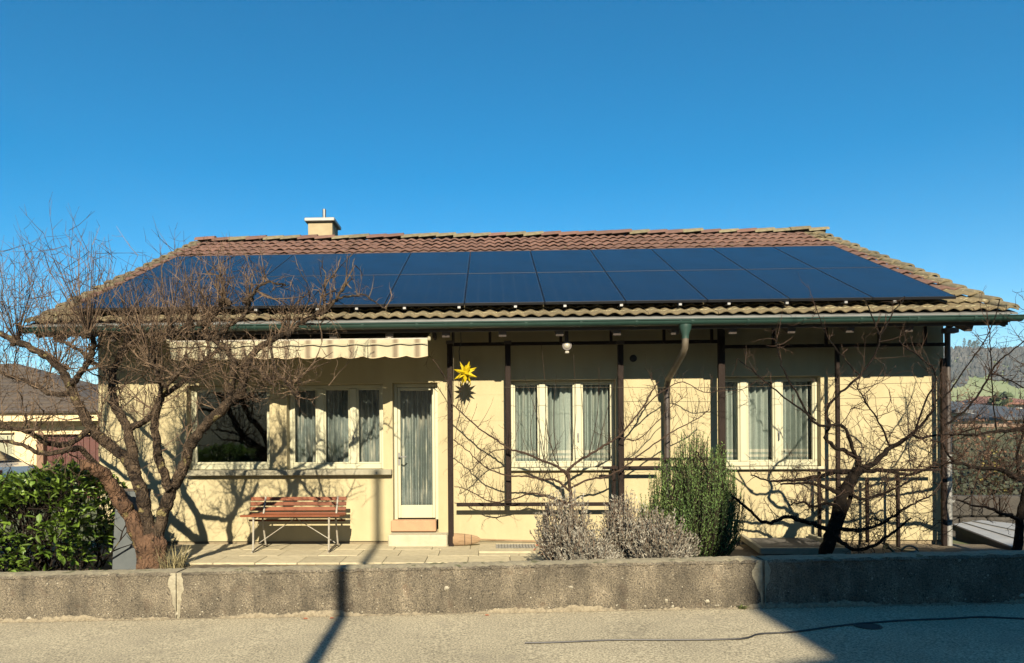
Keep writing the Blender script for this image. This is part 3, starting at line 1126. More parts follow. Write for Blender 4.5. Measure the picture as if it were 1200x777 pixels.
# glazed door
x0, x1, z0, z1 = DR
y0, y1 = WY + .13, WY + .20
mb = MB()
mb.box(x0 + .002, x0 + .05, y0, y1, z0 + .16, z1 - .002, .006)
mb.box(x1 - .05, x1 - .002, y0, y1, z0 + .16, z1 - .002, .006)
mb.box(x0 + .05, x1 - .05, y0 + .001, y1, z1 - .05, z1 - .002, .006)
door = part('door', mb, m_white, house)
lx0, lx1 = x0 + .052, x1 - .052
mb = MB()
gb = P(487, 592, WY + .15).z
mb.box(lx0, lx0 + .04, y0 + .012, y1, z0 + .18, z1 - .055, .006)
mb.box(lx1 - .04, lx1, y0 + .012, y1, z0 + .18, z1 - .055, .006)
mb.box(lx0 + .04, lx1 - .04, y0 + .012, y1, z1 - .10, z1 - .055, .006)
mb.box(lx0 + .04, lx1 - .04, y0 + .012, y1, z0 + .18, gb, .006)
leaf = part('door_leaf', mb, m_white, door)
glazed(leaf, 'glass_pane', lx0 + .04, lx1 - .04, gb, z1 - .10, y0 + .04)
mb = MB().box(lx0 + .008, lx0 + .032, y0 + .004, y0 + .012, 1.24, 1.42, .003).bar((lx0 + .02, y0 - .03, 1.36), (lx0 + .13, y0 - .03, 1.36), .018, .018, .004).bar((lx0 + .02, y0 + .01, 1.36), (lx0 + .02, y0 - .035, 1.36), .016, .016)
part('door_handle', mb, m_alu, leaf)
part('threshold_board', MB().box(x0 - .03, x1 - .03, WY - .04, WY + .14, z0 + .01, z0 + .165, .01), m_terra, door)
sx0, sx1 = X(455, 9.7), X(524, 9.7)
solo('concrete_step', 'pale concrete step below the glazed garden door', 'step', MB().box(sx0, sx1, WY - .30, WY + .02, TZ - .03, TZ + .15, .015), mat('pale step', (.44, .41, .29), .9, (.36, .33, .23), 10, 6, .35, .7, .2, 90), ((sx0 + sx1) / 2, WY - .15, TZ))

# small things on the wall
vp = P(742, 420, WY)
mb = MB().lathe([(.05, 0), (.05, .012), (.04, .02), (.01, .02)], 16, Matrix.Translation((vp.x, WY, vp.z)) @ Matrix.Rotation(PI / 2, 4, 'X'))
part('wall_vent', mb, m_black, house, True)

# ------------------------------------------------------------------ solar array on the roof
NC, PW, PL = 11, 1.010, 1.735
AX0 = -5.40
PY0, PZ0 = 8.97, 3.330           # front upper edge of the lower row
arr = thing('solar_array', 'two rows of dark blue solar panels covering the tiled roof', 'solar panels', (.3, PY0, PZ0))
mb = MB()
W_, L_, f_, t_ = PW, PL - .012, .008, .035
mb.box(0, f_, 0, L_, -t_, 0, .002).box(W_ - f_, W_, 0, L_, -t_, 0, .002).box(f_, W_ - f_, 0, f_, -t_, 0, .002).box(f_, W_ - f_, L_ - f_, L_, -t_, 0, .002)
mb.box(f_, W_ - f_, f_, L_ - f_, -t_ + .002, -.012)
fr_me = mb.mesh('solar_panel', m_pframe)
ce_me = MB().box(f_ + .001, W_ - f_ - .001, f_ + .001, L_ - f_ - .001, -.010, -.0025).mesh('cell_glass', m_panel)
for r in range(2):
    for c in range(NC):
        s = r * (PL - .004)
        o = inst('solar_panel', fr_me, arr, (AX0 + c * (PW + .0065), PY0 + s * cS, PZ0 + s * sS), (SL, 0, 0))
        q = bpy.data.objects.new('cell_glass', ce_me)
        COL.objects.link(q)
        q.parent = o
AX1 = AX0 + NC * (PW + .0065)
for s in (.35, 1.35, 2.1, 3.1):
    y, z = PY0 + s * cS + .035 * sS, PZ0 + s * sS - .035 * cS
    part('mounting_rail', MB().bar((AX0, y + .02 * sS, z - .021), (AX1, y + .02 * sS, z - .021), .04, .038), m_pframe, arr)
for px in (236, 300, 372, 418, 474, 538, 604, 662, 728, 797, 854, 922, 991, 1048):
    x = P(px, 361, 8.97).x
    mb = MB().box(x - .020, x + .020, 8.955, 8.985, T(8.97) + .046, T(8.97) + .076, .003).box(x - .018, x + .018, 8.985, 9.3, T(8.97) + .058, T(8.97) + .068)
    part('mounting_hook', mb, m_alu, arr)

# ------------------------------------------------------------------ awning
ax0, ax1 = P(197, 408, 8.92).x, P(503, 408, 8.92).x
aw = thing('awning', 'retracted cream awning with a scalloped valance above the windows and door', 'awning', ((ax0 + ax1) / 2, 8.92, 2.6))
zt, zb = P(420, 398, 8.9).z, P(420, 417, 8.9).z
mb = MB()
nx, nz = 240, 6
vs = []
rs = random.Random(17)
for k in range(nz + 1):
    t = k / nz
    for i in range(nx + 1):
        x = ax0 + .02 + (ax1 - ax0 - .04) * i / nx
        u = (x - ax0) / .278
        sc = .024 * (1 - abs(math.sin(PI * u))) - .004
        z = zt + (zb - zt) * t + (-sc * t if True else 0) * 1.0 + 0
        z = zt + (zb - .028 * abs(math.sin(PI * u)) - zt) * t
        y = 8.915 + (.25 + .75 * t) * (.020 * math.sin(u * 2 * PI + .6) + .012 * math.sin(u * 2.7)) + .012 * t
        vs.append((x, y, z))
m = nx + 1
mb.add(vs, [(k * m + i, k * m + i + 1, (k + 1) * m + i + 1, (k + 1) * m + i) for k in range(nz) for i in range(nx)])
m_val = mat('banded awning cloth', (.50, .46, .31), .9, (.45, .41, .27), 6, 5, .4, .7, transl=.12)
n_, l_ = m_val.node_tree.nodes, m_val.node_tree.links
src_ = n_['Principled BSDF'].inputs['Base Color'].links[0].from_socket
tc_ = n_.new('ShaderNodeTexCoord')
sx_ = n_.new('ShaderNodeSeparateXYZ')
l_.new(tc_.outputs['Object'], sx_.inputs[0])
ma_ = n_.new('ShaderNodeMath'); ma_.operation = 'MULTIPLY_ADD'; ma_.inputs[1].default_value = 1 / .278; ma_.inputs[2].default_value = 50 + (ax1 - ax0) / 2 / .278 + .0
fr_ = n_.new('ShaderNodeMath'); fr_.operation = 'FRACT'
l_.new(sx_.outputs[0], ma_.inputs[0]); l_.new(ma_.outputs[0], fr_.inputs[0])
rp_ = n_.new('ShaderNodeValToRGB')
ramp_pts(rp_, [(.0, (0, 0, 0)), (.30, (0, 0, 0)), (.45, (.85, .85, .85)), (.56, (.8, .8, .8)), (.70, (0, 0, 0))])  # each scallop's cloth darkens to brown in a soft band down its middle
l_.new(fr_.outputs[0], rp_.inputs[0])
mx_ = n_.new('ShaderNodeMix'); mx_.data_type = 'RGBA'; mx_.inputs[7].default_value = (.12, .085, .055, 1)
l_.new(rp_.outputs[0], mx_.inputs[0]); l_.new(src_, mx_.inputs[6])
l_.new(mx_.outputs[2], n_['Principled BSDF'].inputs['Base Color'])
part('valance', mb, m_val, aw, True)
mb = MB().tube([v for v in vs[-m:]], .006, 4)
part('valance_hem', mb, mat('hem', (.50, .40, .25), .9), aw)
part('valance_seam', MB().box(ax0 + .02, ax1 - .02, 8.884, 8.894, zt - .062, zt - .052), mat('seam', (.36, .33, .22), .9), aw)
part('front_bar', MB().box(ax0, ax1, 8.92, 8.98, zt - .005, zt + .018, .006), m_iron, aw)
mb = MB().add([(ax0 + .05, 8.97, zt + .012), (ax1 - .05, 8.97, zt + .012), (ax1 - .05, 9.72, zt + .20), (ax0 + .05, 9.72, zt + .20), (ax0 + .05, 8.97, zt + .015), (ax1 - .05, 8.97, zt + .015), (ax1 - .05, 9.72, zt + .203), (ax0 + .05, 9.72, zt + .203)], [(3, 2, 1, 0), (4, 5, 6, 7), (0, 1, 5, 4), (2, 3, 7, 6)])
part('cloth', mb, m_valance, aw)
part('roller', MB().tube([(ax0 + .03, 9.76, zt + .2), (ax1 - .03, 9.76, zt + .2)], .055, 12), m_valance, aw, True)
for x in (ax0 + .5, ax1 - .5):
    mid = Vector((x + (.35 if x < -2 else -.35), 9.4, zt + .02))
    part('folding_arm', MB().bar((x, 9.85, zt + .10), mid, .05, .03, .005).bar(mid, (x, 8.95, zt + .02), .045, .03, .005), m_iron, aw)
for x in (ax0, ax1):
    part('end_cap', MB().box(x - .02, x + .02, 8.90, 9.0, zt - .02, zt + .03, .01), m_valance, aw)
    part('wall_bracket', MB().box(x - .02, x + .02, 9.68, WY + .01, zt + .12, zt + .29, .01), m_rafter, aw)

# ------------------------------------------------------------------ star and lamp
sp_ = P(545.5, 437.5, 9.47)
star = thing('paper_star', 'yellow many-pointed star hanging by a cord beside the glazed door', 'star', sp_)
dirs = [Vector(d).normalized() for d in [(a, b, c) for a in (-1, 0, 1) for b in (-1, 0, 1) for c in (-1, 0, 1) if (a, b, c) != (0, 0, 0)]]
rm = Matrix.Rotation(.35, 3, 'Z') @ Matrix.Rotation(.28, 3, 'Y') @ Matrix.Rotation(.2, 3, 'X')
core = .060


def spike_me(nm, n, r, L):
    mb = MB()
    vs = [(r * math.cos(2 * PI * k / n), r * math.sin(2 * PI * k / n), core * .75) for k in range(n)] + [(0, 0, L)]
    return mb.add(vs, [(k, (k + 1) % n, n) for k in range(n)] + [tuple(reversed(range(n)))]).mesh(nm, m_star)


s4, s3 = spike_me('spike', 4, .036, .175), spike_me('spike', 3, .032, .15)
for d in dirs:
    k = sum(1 for c in d if abs(c) > .01)
    v = rm @ d
    o = inst('spike', s3 if k == 3 else s4, star, sp_)
    o.rotation_euler = v.to_track_quat('Z', 'Y').to_euler()
part('core', MB().lathe([(.001, -core), (core * .7, -core * .7), (core, 0), (core * .7, core * .7), (.001, core)], 10, Matrix.Translation(sp_)), m_star, star)
mb = MB().tube([sp_ + Vector((-.02, 0, .06)), sp_ + Vector((-.075, 0, .16)), sp_ + Vector((-.085, 0, .30)), sp_ + Vector((-.055, -.02, .42)), sp_ + Vector((-.06, -.05, .60))], .006, 5)
part('cord', mb, m_black, star)
solo('hanging_wire', 'thin straight wire hanging from the eave beside the star', 'wire', MB().tube([P(531.5, 384, 9.4), P(531.5, 446, 9.4)], .004, 4), m_pipe, P(531.5, 446, 9.4))

lp = P(664.5, 405, 9.15)
lamp = thing('outdoor_lamp', 'small round outdoor lamp fixed under the eave above the middle window', 'lamp', lp)
part('lamp_mount', MB().bar(lp + Vector((0, .06, .05)), lp + Vector((0, .10, .42)), .05, .05, .008).tube([lp + Vector((0, .10, 0)), lp + Vector((0, .02, 0))], [.04, .058], 14), m_pipe_dark, lamp)
part('lamp_ring', MB().lathe([(.042, 0), (.060, 0), (.060, .03), (.042, .03)], 18, Matrix.Translation(lp + Vector((0, .03, 0))) @ Matrix.Rotation(PI / 2, 4, 'X')), m_pipe_dark, lamp, True)
part('lamp_glass', MB().lathe([(.046, .0), (.040, .014), (.024, .024), (.004, .028)], 8, Matrix.Translation(lp + Vector((0, .01, 0))) @ Matrix.Rotation(PI / 2, 4, 'X')), m_lamp, lamp, True)
part('sensor', MB().box(lp.x - .025, lp.x + .025, lp.y - .01, lp.y + .04, lp.z - .10, lp.z - .068, .01), m_lamp, lamp)

# ------------------------------------------------------------------ bench
yf, yb = 9.02, 9.40
bl, br = P(281, 604, yf).x, P(398, 604, yf).x
seatz = P(342, 605, yf).z
bench = thing('garden_bench', 'slatted red-brown garden bench on pale iron legs against the house', 'bench', ((bl + br) / 2, (yf + yb) / 2, TZ))
L = br - bl
bm = MB().box(-L / 2, L / 2, -.033, .033, -.012, .012, .004).mesh('seat_slat', m_bench)
for k in range(5):
    y = yf + .034 + k * .078
    inst('seat_slat', bm, bench, ((bl + br) / 2 + (.0, .003, .008, .012, .012)[k], y, seatz - (0, .004, .012, .016, .012)[k]), (R(-2), 0, rs.uniform(-.003, .003)))
bkl, bkr = P(293, 595, yb + .08).x, P(405.5, 595, yb + .08).x
Lb, bkc = bkr - bkl, (bkl + bkr) / 2
b2 = MB().box(-Lb / 2, Lb / 2, -.010, .010, -.025, .025, .004).mesh('back_slat', m_bench)
z0, z1 = P(348, 602, yb + .07).z, P(348, 584.5, yb + .12).z
for k in range(4):
    t = k / 3
    inst('back_slat', b2, bench, (bkc, yb + .05 + .07 * t, z0 + (z1 - z0) * t), (R(-14), 0, rs.uniform(-.004, .004)))
inst('back_slat', b2, bench, (bkc, yb + .035, z0 - .085), (R(-10), 0, 0), (1, 1, .55))
for sx, s in ((bl + .16, 1), (br - .15, -1)):
    # a leg frame: front leg, rear leg that runs on as back support, foot, seat bearer, long diagonal stay
    part('front_leg', MB().tube([(sx, yf + .05, seatz - .012), (sx, yf + .03, TZ + .02), (sx, yf - .02, TZ + .012)], .0125, 8), m_iron, bench, True)
    part('rear_leg', MB().tube([(sx + .02, yb + .12, z1 + .03), (sx + .02, yb + .02, seatz), (sx + .02, yb - .02, seatz - .08), (sx + .02, yb + .11, TZ + .02), (sx + .02, yb + .16, TZ + .012)], .0125, 8), m_iron, bench, True)
    part('seat_bearer', MB().bar((sx + .01, yf + .02, seatz - .026), (sx + .01, yb + .02, seatz - .026), .025, .012), m_iron, bench)
    part('foot_hoop', MB().tube([(sx, yf - .02, TZ + .014), (sx + .02, yf + .12, TZ + .05), (sx + .02, yb - .05, TZ + .06), (sx + .02, yb + .14, TZ + .014)], .009, 6), m_pipe_dark, bench, True)
    part('stay', MB().bar((sx + s * .52, yb - .14, seatz - .03), (sx + .01 - s * .015, yf + .3, TZ + .09), .020, .008), m_iron, bench)

# ------------------------------------------------------------------ trellis
TY = 9.60


def post(px, ya, yb_, par, w=.075, y=TY, m=None):
    a, b = P(px, ya, y), P(px, yb_, y)
    part('post', MB().box(a.x - w / 2, a.x + w / 2, y - .025, y + .025, b.z, a.z, .006), m or m_brown, par)


def rail(pxa, pxb, py, par, h=.05, y=TY + .04):
    a, b = P(pxa, py, y), P(pxb, py, y)
    z = P((pxa + pxb) / 2, py, y).z
    part('rail', MB().box(a.x, b.x, y - .018, y + .018, z - h / 2, z + h / 2, .005), m_brown, par)


t1 = thing('wooden_trellis', 'brown wooden trellis frame around the middle window carrying the vine', 'trellis', (P(627, 600, TY).x, TY, TZ))
post(527, 402, 644, t1)
post(595, 404, 590, t1)
post(727, 404, 604, t1)
post(641, 592, 646, t1, .05)
post(719, 545, 640, t1, .05, TY + .09)
rail(524, 846, 402, t1, .045)
rail(535, 730, 591, t1, .05)
rail(706, 775, 548, t1, .04)
rail(727, 846, 538, t1, .04)
for px, py in ((531, 384), (574, 384), (657, 384), (716, 384), (778, 384), (834, 384)):
    a = P(px, py - 4, TY)
    part('hanger', MB().box(a.x - .018, a.x + .018, TY - .015, TY + .015, P(px, 402, TY).z, 3.22, .003), m_brown, t1)
for px in (527, 595, 727):
    a = P(px, 402, TY)
    part('post_cap', MB().box(a.x - .05, a.x + .05, TY - .035, TY + .035, a.z - .015, a.z + .03, .005), m_rafter, t1)
t2 = thing('wooden_trellis', 'brown wooden trellis frame around the right-hand window behind the bare fruit tree', 'trellis', (P(975, 600, TY).x, TY, TZ))
post(845, 384, 640, t2, .09)
post(981, 405, 636, t2, .05)
post(960, 553, 640, t2, .04, TY + .1)
post(1052, 553, 642, t2, .035)
post(1016, 560, 636, t2, .035, TY + .12)
post(1105, 420, 645, t2, .06, TY + .1)
rail(846, 1108, 405, t2, .045)
rail(948, 1102, 551, t2, .035)
for px in (906, 968, 1030, 1084):
    a = P(px, 384, TY)
    part('hanger', MB().box(a.x - .018, a.x + .018, TY - .015, TY + .015, P(px, 405, TY).z, 3.22, .003), m_brown, t2)
for z, pa, pb in ((2.30, 590, 1100),):
    a, b = P(pa, 440, TY - .03), P(pb, 440, TY - .03)
    mid = (a + b) / 2
    solo('tie_wire', 'thin tie wire stretched between the trellis posts %s' % 'above the windows', 'wire', MB().tube([(a.x, TY - .03, z), (mid.x, TY - .03, z - .03), (b.x, TY - .03, z + .01)], .0028, 4), m_pipe, (mid.x, TY - .03, z))

# ------------------------------------------------------------------ small things on the ground
gx0, gx1 = P(562, 650, 9.4).x, P(645, 650, 9.4).x
g = thing('light_shaft', 'stone slab with a small metal grate set in it below the middle window', 'light shaft', ((gx0 + gx1) / 2, 9.4, TZ))
mb = MB()
ga, gb_ = P(581, 646, 9.45).x, P(627, 646, 9.45).x
for b in ((gx0, ga, 9.0, 9.85), (gb_, gx1, 9.0, 9.85), (ga, gb_, 9.0, 9.24), (ga, gb_, 9.66, 9.85)):
    mb.box(b[0], b[1], b[2], b[3], TZ - .05, TZ + .022)
part('slab', mb, mat('shaft slab', (.46, .40, .26), .9, (.36, .31, .2), 9, 6, .35, .7, .2, 90), g)
part('shaft_floor', MB().box(ga, gb_, 9.24, 9.66, TZ - .05, TZ - .03), m_dark, g)
mb = MB()
m_grate = mat('grate iron', (.17, .165, .14), .6, (.11, .105, .09), 20, 5)
bar_me = MB().box(-.003, .003, -.21, .21, -.010, 0).mesh('grate_bar', m_grate)
nb = 13
for k in range(nb + 1):
    inst('grate_bar', bar_me, g, (ga + (gb_ - ga) * k / nb, 9.45, TZ + .018))
for k in range(4):
    y = 9.26 + .39 * k / 3
    part('grate_crossbar', MB().box(ga, gb_, y - .003, y + .003, TZ - .002, TZ + .016), m_grate, g)

# broom lying on its side
b0 = P(531, 639, 9.62)
b1 = P(561, 639, 9.62)
zc = TZ + .095
br_ = thing('broom', 'straw broom lying on the ground by the trellis post', 'broom', ((b0.x + b1.x) / 2, 9.62, TZ))
mb = MB()
sec = [(0, .085, .09), (.05, .088, .085), (.15, .08, .07), (.26, .065, .055), (.33, .045, .045), (.36, .025, .03), (.37, .022, .022)]
vs, fs = [], []
for i, (d, h, w) in enumerate(sec):
    for k in range(14):
        a = 2 * PI * k / 14
        vs.append((b0.x + d, 9.62 + w * .6 * math.cos(a), zc - .01 + h * math.sin(a) * (1 if d else 1 + .06 * math.sin(5 * a))))
for i in range(len(sec) - 1):
    for k in range(14):
        fs.append((i * 14 + k, i * 14 + (k + 1) % 14, (i + 1) * 14 + (k + 1) % 14, (i + 1) * 14 + k))
fs.append(tuple(range(14)))
part('broom_head', mb.add(vs, [f[::-1] for f in fs]), m_broom, br_, True)
for d in (.16, .25):
    i0 = .075 if d < .2 else .064
    mb = MB().tube([(b0.x + d, 9.62 + i0 * .62 * math.cos(a), zc - .01 + i0 * 1.02 * math.sin(a)) for a in [2 * PI * k / 14 for k in range(14)]], .004, 4, closed=True)
    part('binding', mb, m_pipe_dark, br_)
part('handle', MB().tube([(b0.x + .36, 9.62, zc - .01), (b0.x + 1.25, 9.74, TZ + .04)], .012, 8), m_broom, br_)

# cellar window cover below the right-hand window
ca, cb, cc, cd = P(873, 636, 9.78), P(948, 634, 9.78), P(964, 648, 9.0), P(866, 648, 9.0)
cov = thing('cellar_light_cover', 'grey framed cover over the cellar light well below the right-hand window', 'cover', ((ca.x + cb.x) / 2, 9.4, TZ - .02))
zc1, zc0 = .20, .13
mb = MB()
mb.prism([Vector((ca.x, 9.80, zc1 + .03)), Vector((cb.x, 9.80, zc1 + .03)), Vector((cb.x + .05, 8.95, zc0 + .05)), Vector((ca.x - .05, 8.95, zc0 + .05))][::-1], (0, 0, -.05))
part('board', mb, mat('grey board', (.085, .08, .075), .8, (.06, .057, .053), 9, 6, .35, .7, .2, 70), cov)
for a, b in (((ca.x - .03, 9.82, zc1 + .04), (ca.x - .10, 8.92, zc0 + .06)), ((cb.x + .03, 9.82, zc1 + .04), (cb.x + .10, 8.92, zc0 + .06)), ((ca.x - .12, 8.92, zc0 + .06), (cb.x + .12, 8.92, zc0 + .06))):
    part('cover_frame', MB().bar(a, b, .05, .08, .006), m_sillst, cov)

# watering can
wp = P(1066, 648, 9.25)
can = thing('watering_can', 'dark green watering can with round handle standing by the house corner', 'watering can', (wp.x, 9.25, .12))
zc = P(1066, 652, 9.25).z
mb = MB().lathe([(.10, zc - .06), (.105, zc - .05), (.10, zc + .06), (.07, zc + .085), (.02, zc + .085)], 18, Matrix.Translation((wp.x, 9.25, 0)))
part('can_body', mb, m_can, can, True)
part('can_handle', MB().tube([(wp.x + .0 + .115 * math.cos(a), 9.25, zc + .02 + .115 * math.sin(a)) for a in [R(-40) + R(215) * k / 14 for k in range(15)]], .013, 7), m_can, can, True)
part('spout', MB().tube([(wp.x - .09, 9.25, zc - .03), (wp.x - .16, 9.24, zc + .02), (wp.x - .28, 9.22, zc + .12)], [.024, .018, .014], 8), m_can, can, True)
part('spout_rose', MB().tube([(wp.x - .27, 9.222, zc + .11), (wp.x - .32, 9.215, zc + .14)], [.016, .042], 10), m_can, can, True)

# cable across the road
pts = []
for px, py in ((615, 753.5), (660, 752.5), (720, 750), (800, 750), (860, 749), (878, 747), (890, 743), (930, 740.5), (970, 735), (1010, 730.5), (1060, 727), (1110, 725), (1150, 723), (1200, 725), (1300, 728), (1500, 730)):
    y = 5.5
    for it in range(12):
        p = P(px, py, y)
        y = y * (1.6 - road_z(p.x) - .008) / max(.2, (1.6 - p.z))
    p = P(px, py, y)
    pts.append(Vector((p.x, p.y, road_z(p.x) + .009)))


def smooth(pts, k=4):
    out = []
    n = len(pts)
    for i in range(n - 1):
        p0, p1, p2, p3 = pts[max(i - 1, 0)], pts[i], pts[i + 1], pts[min(i + 2, n - 1)]
        for q in range(k):
            t = q / k
            out.append(.5 * ((2 * p1) + (p2 - p0) * t + (2 * p0 - 5 * p1 + 4 * p2 - p3) * t * t + (3 * p1 - p0 - 3 * p2 + p3) * t ** 3))
    out.append(pts[-1])
    return out


solo('cable', 'thin black cable lying across the road in the foreground', 'cable', MB().tube(smooth(pts), .0072, 6), m_cable, pts[6], True)
mp_ = P(1017, 735, 5.85)
mpx, mpy = mp_.x, 5.85
mz = road_z(mpx)
cvr = thing('drain_cover', 'small round iron cover set in the shaded road', 'manhole cover', (mpx, mpy, mz))
part('rim', MB().lathe([(.105, mz + .001), (.105, mz + .006), (.088, mz + .006), (.088, mz + .001)], 24, Matrix.Translation((mpx, mpy, 0))), m_pipe_dark, cvr)
part('lid', MB().lathe([(.086, mz + .001), (.086, mz + .005), (.02, mz + .006), (.001, mz + .006)], 24, Matrix.Translation((mpx, mpy, 0))), m_rafter, cvr)

# ------------------------------------------------------------------ bare trees
def limb_pts(ctrl, jit, rng):
    pts = smooth([P(*c) for c in ctrl], 5)
    return [p + Vector((rng.uniform(-jit, jit), rng.uniform(-jit, jit), rng.uniform(-jit, jit))) for p in pts]


def taper(n, a, b, knob=0, rng=None):
    return [(a + (b - a) * i / (n - 1)) * (1 + (rng.uniform(-knob, knob) if rng else 0)) for i in range(n)]


def twig(mb, p, d, L, r, rng, up=.25, wob=.35, subs=3, lvl=0):
    """a thin shoot that bends upward, with side shoots"""
    n = 5 if lvl == 0 else 3
    pts, q = [p], p
    d = d.normalized()
    for i in range(n):
        d = (d + Vector((rng.gauss(0, 1), rng.gauss(0, 1), rng.gauss(0, 1))) * wob * .35 + Vector((0, 0, up * .5))).normalized()
        q = q + d * (L / n)
        pts.append(q)
        if lvl < 2 and subs and rng.random() < subs / n:
            a = (d + Vector((rng.gauss(0, 1), rng.gauss(0, 1), rng.gauss(0, .7))) * .8).normalized()
            twig(mb, q, a, L * rng.uniform(.25, .55), r * .7, rng, up * .8, wob * 1.1, 2 if lvl == 0 else 0, lvl + 1)
    mb.tube(pts, [max(.0014, r * (1 - .7 * i / n)) for i in range(n + 1)], 4 if lvl == 0 else 3, cap=False)


def shoots(mb, pts, n, rng, lmin, lmax, r, bias=Vector((0, 0, 1)), spread=.7, up=.3, wob=.35, s0=.15, subs=3, zmin=None):
    k = len(pts)
    for i in range(n):
        t = s0 + (1 - s0) * rng.random()
        j = min(k - 2, int(t * (k - 1)))
        p = pts[j].lerp(pts[j + 1], rng.random())
        if zmin and p.z < zmin:
            continue
        d = bias + Vector((rng.gauss(0, 1), rng.gauss(0, .8), rng.gauss(0, 1))) * spread
        twig(mb, p, d, rng.uniform(lmin, lmax), r * rng.uniform(.7, 1.2), rng, up, wob, subs)


rng = random.Random(44)
base = P(178, 690, 7.6)
apple = thing('apple_tree', 'old pollarded fruit tree with a reddish trunk and dense bare twigs on the left', 'tree', (base.x, 7.6, .12))
D0 = 7.6
mb = MB()
tp = smooth([P(181, 694, D0), P(178, 672, D0), P(177, 650, D0), P(177, 638, D0), P(179, 616, D0)], 14)
vs, fs = [], []
nn = 64
for i, p in enumerate(tp):
    f = i / (len(tp) - 1)
    r_ = .185 - .045 * min(1, f * 2.2) + .030 * max(0, f - .45) / .55 - .13 * sstep(.74, 1.0, f)
    for k in range(nn):
        a = 2 * PI * k / nn
        rr = r_ * (1 + .07 * math.sin(3 * a + .5 + f) + .045 * math.sin(7 * a + f * 2.5) + .03 * math.sin(13 * a - f * 4 + math.sin(f * 9)) + .035 * math.sin(21 * a + 3 * math.sin(f * 11)) * math.sin(f * 26 + 3 * a) + rng.uniform(-.014, .014))
        vs.append(p + Vector((rr * math.cos(a) * (1.04 + .14 * max(0, f - .6)), rr * .85 * math.sin(a), 0)))
for i in range(len(tp) - 1):
    for k in range(nn):
        fs.append((i * nn + k, i * nn + (k + 1) % nn, (i + 1) * nn + (k + 1) % nn, (i + 1) * nn + k))
fs.append(tuple((len(tp) - 1) * nn + k for k in range(nn)))
mb.add(vs, fs)
part('trunk', mb, m_bark, apple, True)
LIMBS = [
    # control pixels with depth, radius at start and end, shoots, (shoot length range)
    ([(170, 640, 7.6), (157, 612, 7.58), (138, 582, 7.5), (122, 558, 7.4), (108, 548, 7.3), (96, 545, 7.25)], .095, .05, 10, (.15, .4)),
    ([(177, 636, 7.6), (171, 600, 7.6), (160, 562, 7.6), (148, 538, 7.65), (126, 520, 7.7), (106, 500, 7.7), (93, 476, 7.7), (82, 451, 7.7), (68, 429, 7.75), (45, 412, 7.8), (20, 400, 7.9), (-15, 385, 8.0)], .085, .035, 95, (.35, 1.25)),
    ([(160, 556, 7.6), (150, 505, 7.7), (137, 480, 7.8), (132, 455, 7.9), (134, 432, 8.0), (142, 415, 8.05), (150, 395, 8.1)], .066, .03, 60, (.3, 1.0)),
    ([(151, 503, 7.7), (165, 495, 7.55), (178, 488, 7.4), (186, 468, 7.3), (196, 452, 7.25), (212, 434, 7.2), (218, 415, 7.2)], .042, .025, 48, (.3, .9)),
    ([(198, 572, 7.55), (190, 549, 7.5), (184, 522, 7.4), (182, 490, 7.35), (190, 464, 7.3), (186, 440, 7.2), (176, 422, 7.15)], .058, .028, 50, (.3, .95)),
    ([(181, 638, 7.6), (192, 600, 7.6), (200, 577, 7.6), (214, 550, 7.55), (222, 524, 7.5), (240, 499, 7.45), (268, 473, 7.4), (284, 456, 7.4), (285, 436, 7.4), (291, 420, 7.4)], .080, .042, 40, (.25, .7)),
    ([(268, 473, 7.4), (272, 452, 7.35), (274, 430, 7.3), (268, 412, 7.25), (250, 398, 7.2), (240, 392, 7.2), (245, 375, 7.2), (256, 362, 7.2), (263, 351, 7.2)], .042, .026, 75, (.25, .75)),
    ([(285, 440, 7.4), (297, 413, 7.4), (318, 398, 7.4), (338, 388, 7.42), (359, 375, 7.45), (384, 362, 7.5), (396, 347, 7.5), (407, 331, 7.5)], .044, .012, 70, (.2, .65)),
    ([(359, 375, 7.45), (384, 358, 7.5), (400, 349, 7.5), (423, 346, 7.5), (440, 354, 7.5), (452, 363, 7.5)], .018, .006, 16, (.1, .35)),
    ([(250, 399, 7.2), (264, 386, 7.15), (287, 368, 7.1), (293, 349, 7.1), (311, 331, 7.1), (334, 334, 7.1)], .028, .010, 45, (.2, .6)),
    ([(291, 425, 7.4), (302, 432, 7.2), (314, 447, 7.1), (322, 452, 7.05)], .028, .016, 30, (.15, .5)),
    ([(318, 400, 7.4), (323, 434, 7.2), (335, 447, 7.15), (342, 458, 7.12), (349, 466, 7.1)], .018, .009, 22, (.15, .45)),
    ([(107, 502, 7.7), (80, 520, 7.4), (55, 518, 7.2), (30, 505, 7.0), (0, 500, 6.9), (-30, 492, 6.9)], .040, .018, 55, (.25, .8)),
    ([(122, 556, 7.4), (95, 527, 7.2), (70, 530, 7.0), (45, 530, 6.95), (20, 520, 6.9), (-20, 515, 6.9)], .040, .016, 45, (.2, .7)),
    ([(86, 460, 7.7), (62, 462, 7.9), (38, 450, 8.1), (10, 440, 8.3), (-30, 425, 8.4)], .040, .02, 65, (.35, 1.2)),
    ([(82, 451, 7.7), (96, 436, 7.5), (104, 420, 7.4), (110, 402, 7.3), (103, 388, 7.2)], .04, .03, 45, (.35, 1.15)),
    ([(134, 440, 8.0), (110, 425, 8.3), (92, 410, 8.5), (72, 400, 8.6)], .034, .02, 40, (.35, 1.15)),
    ([(190, 464, 7.3), (215, 448, 7.6), (236, 425, 7.8), (252, 412, 7.9), (262, 404, 8.0)], .032, .02, 50, (.25, .75)),
    ([(142, 415, 8.05), (160, 400, 7.9), (178, 392, 7.8), (205, 388, 7.7), (222, 380, 7.6)], .030, .018, 60, (.3, .85)),
]
tw = MB()
brl = MB()
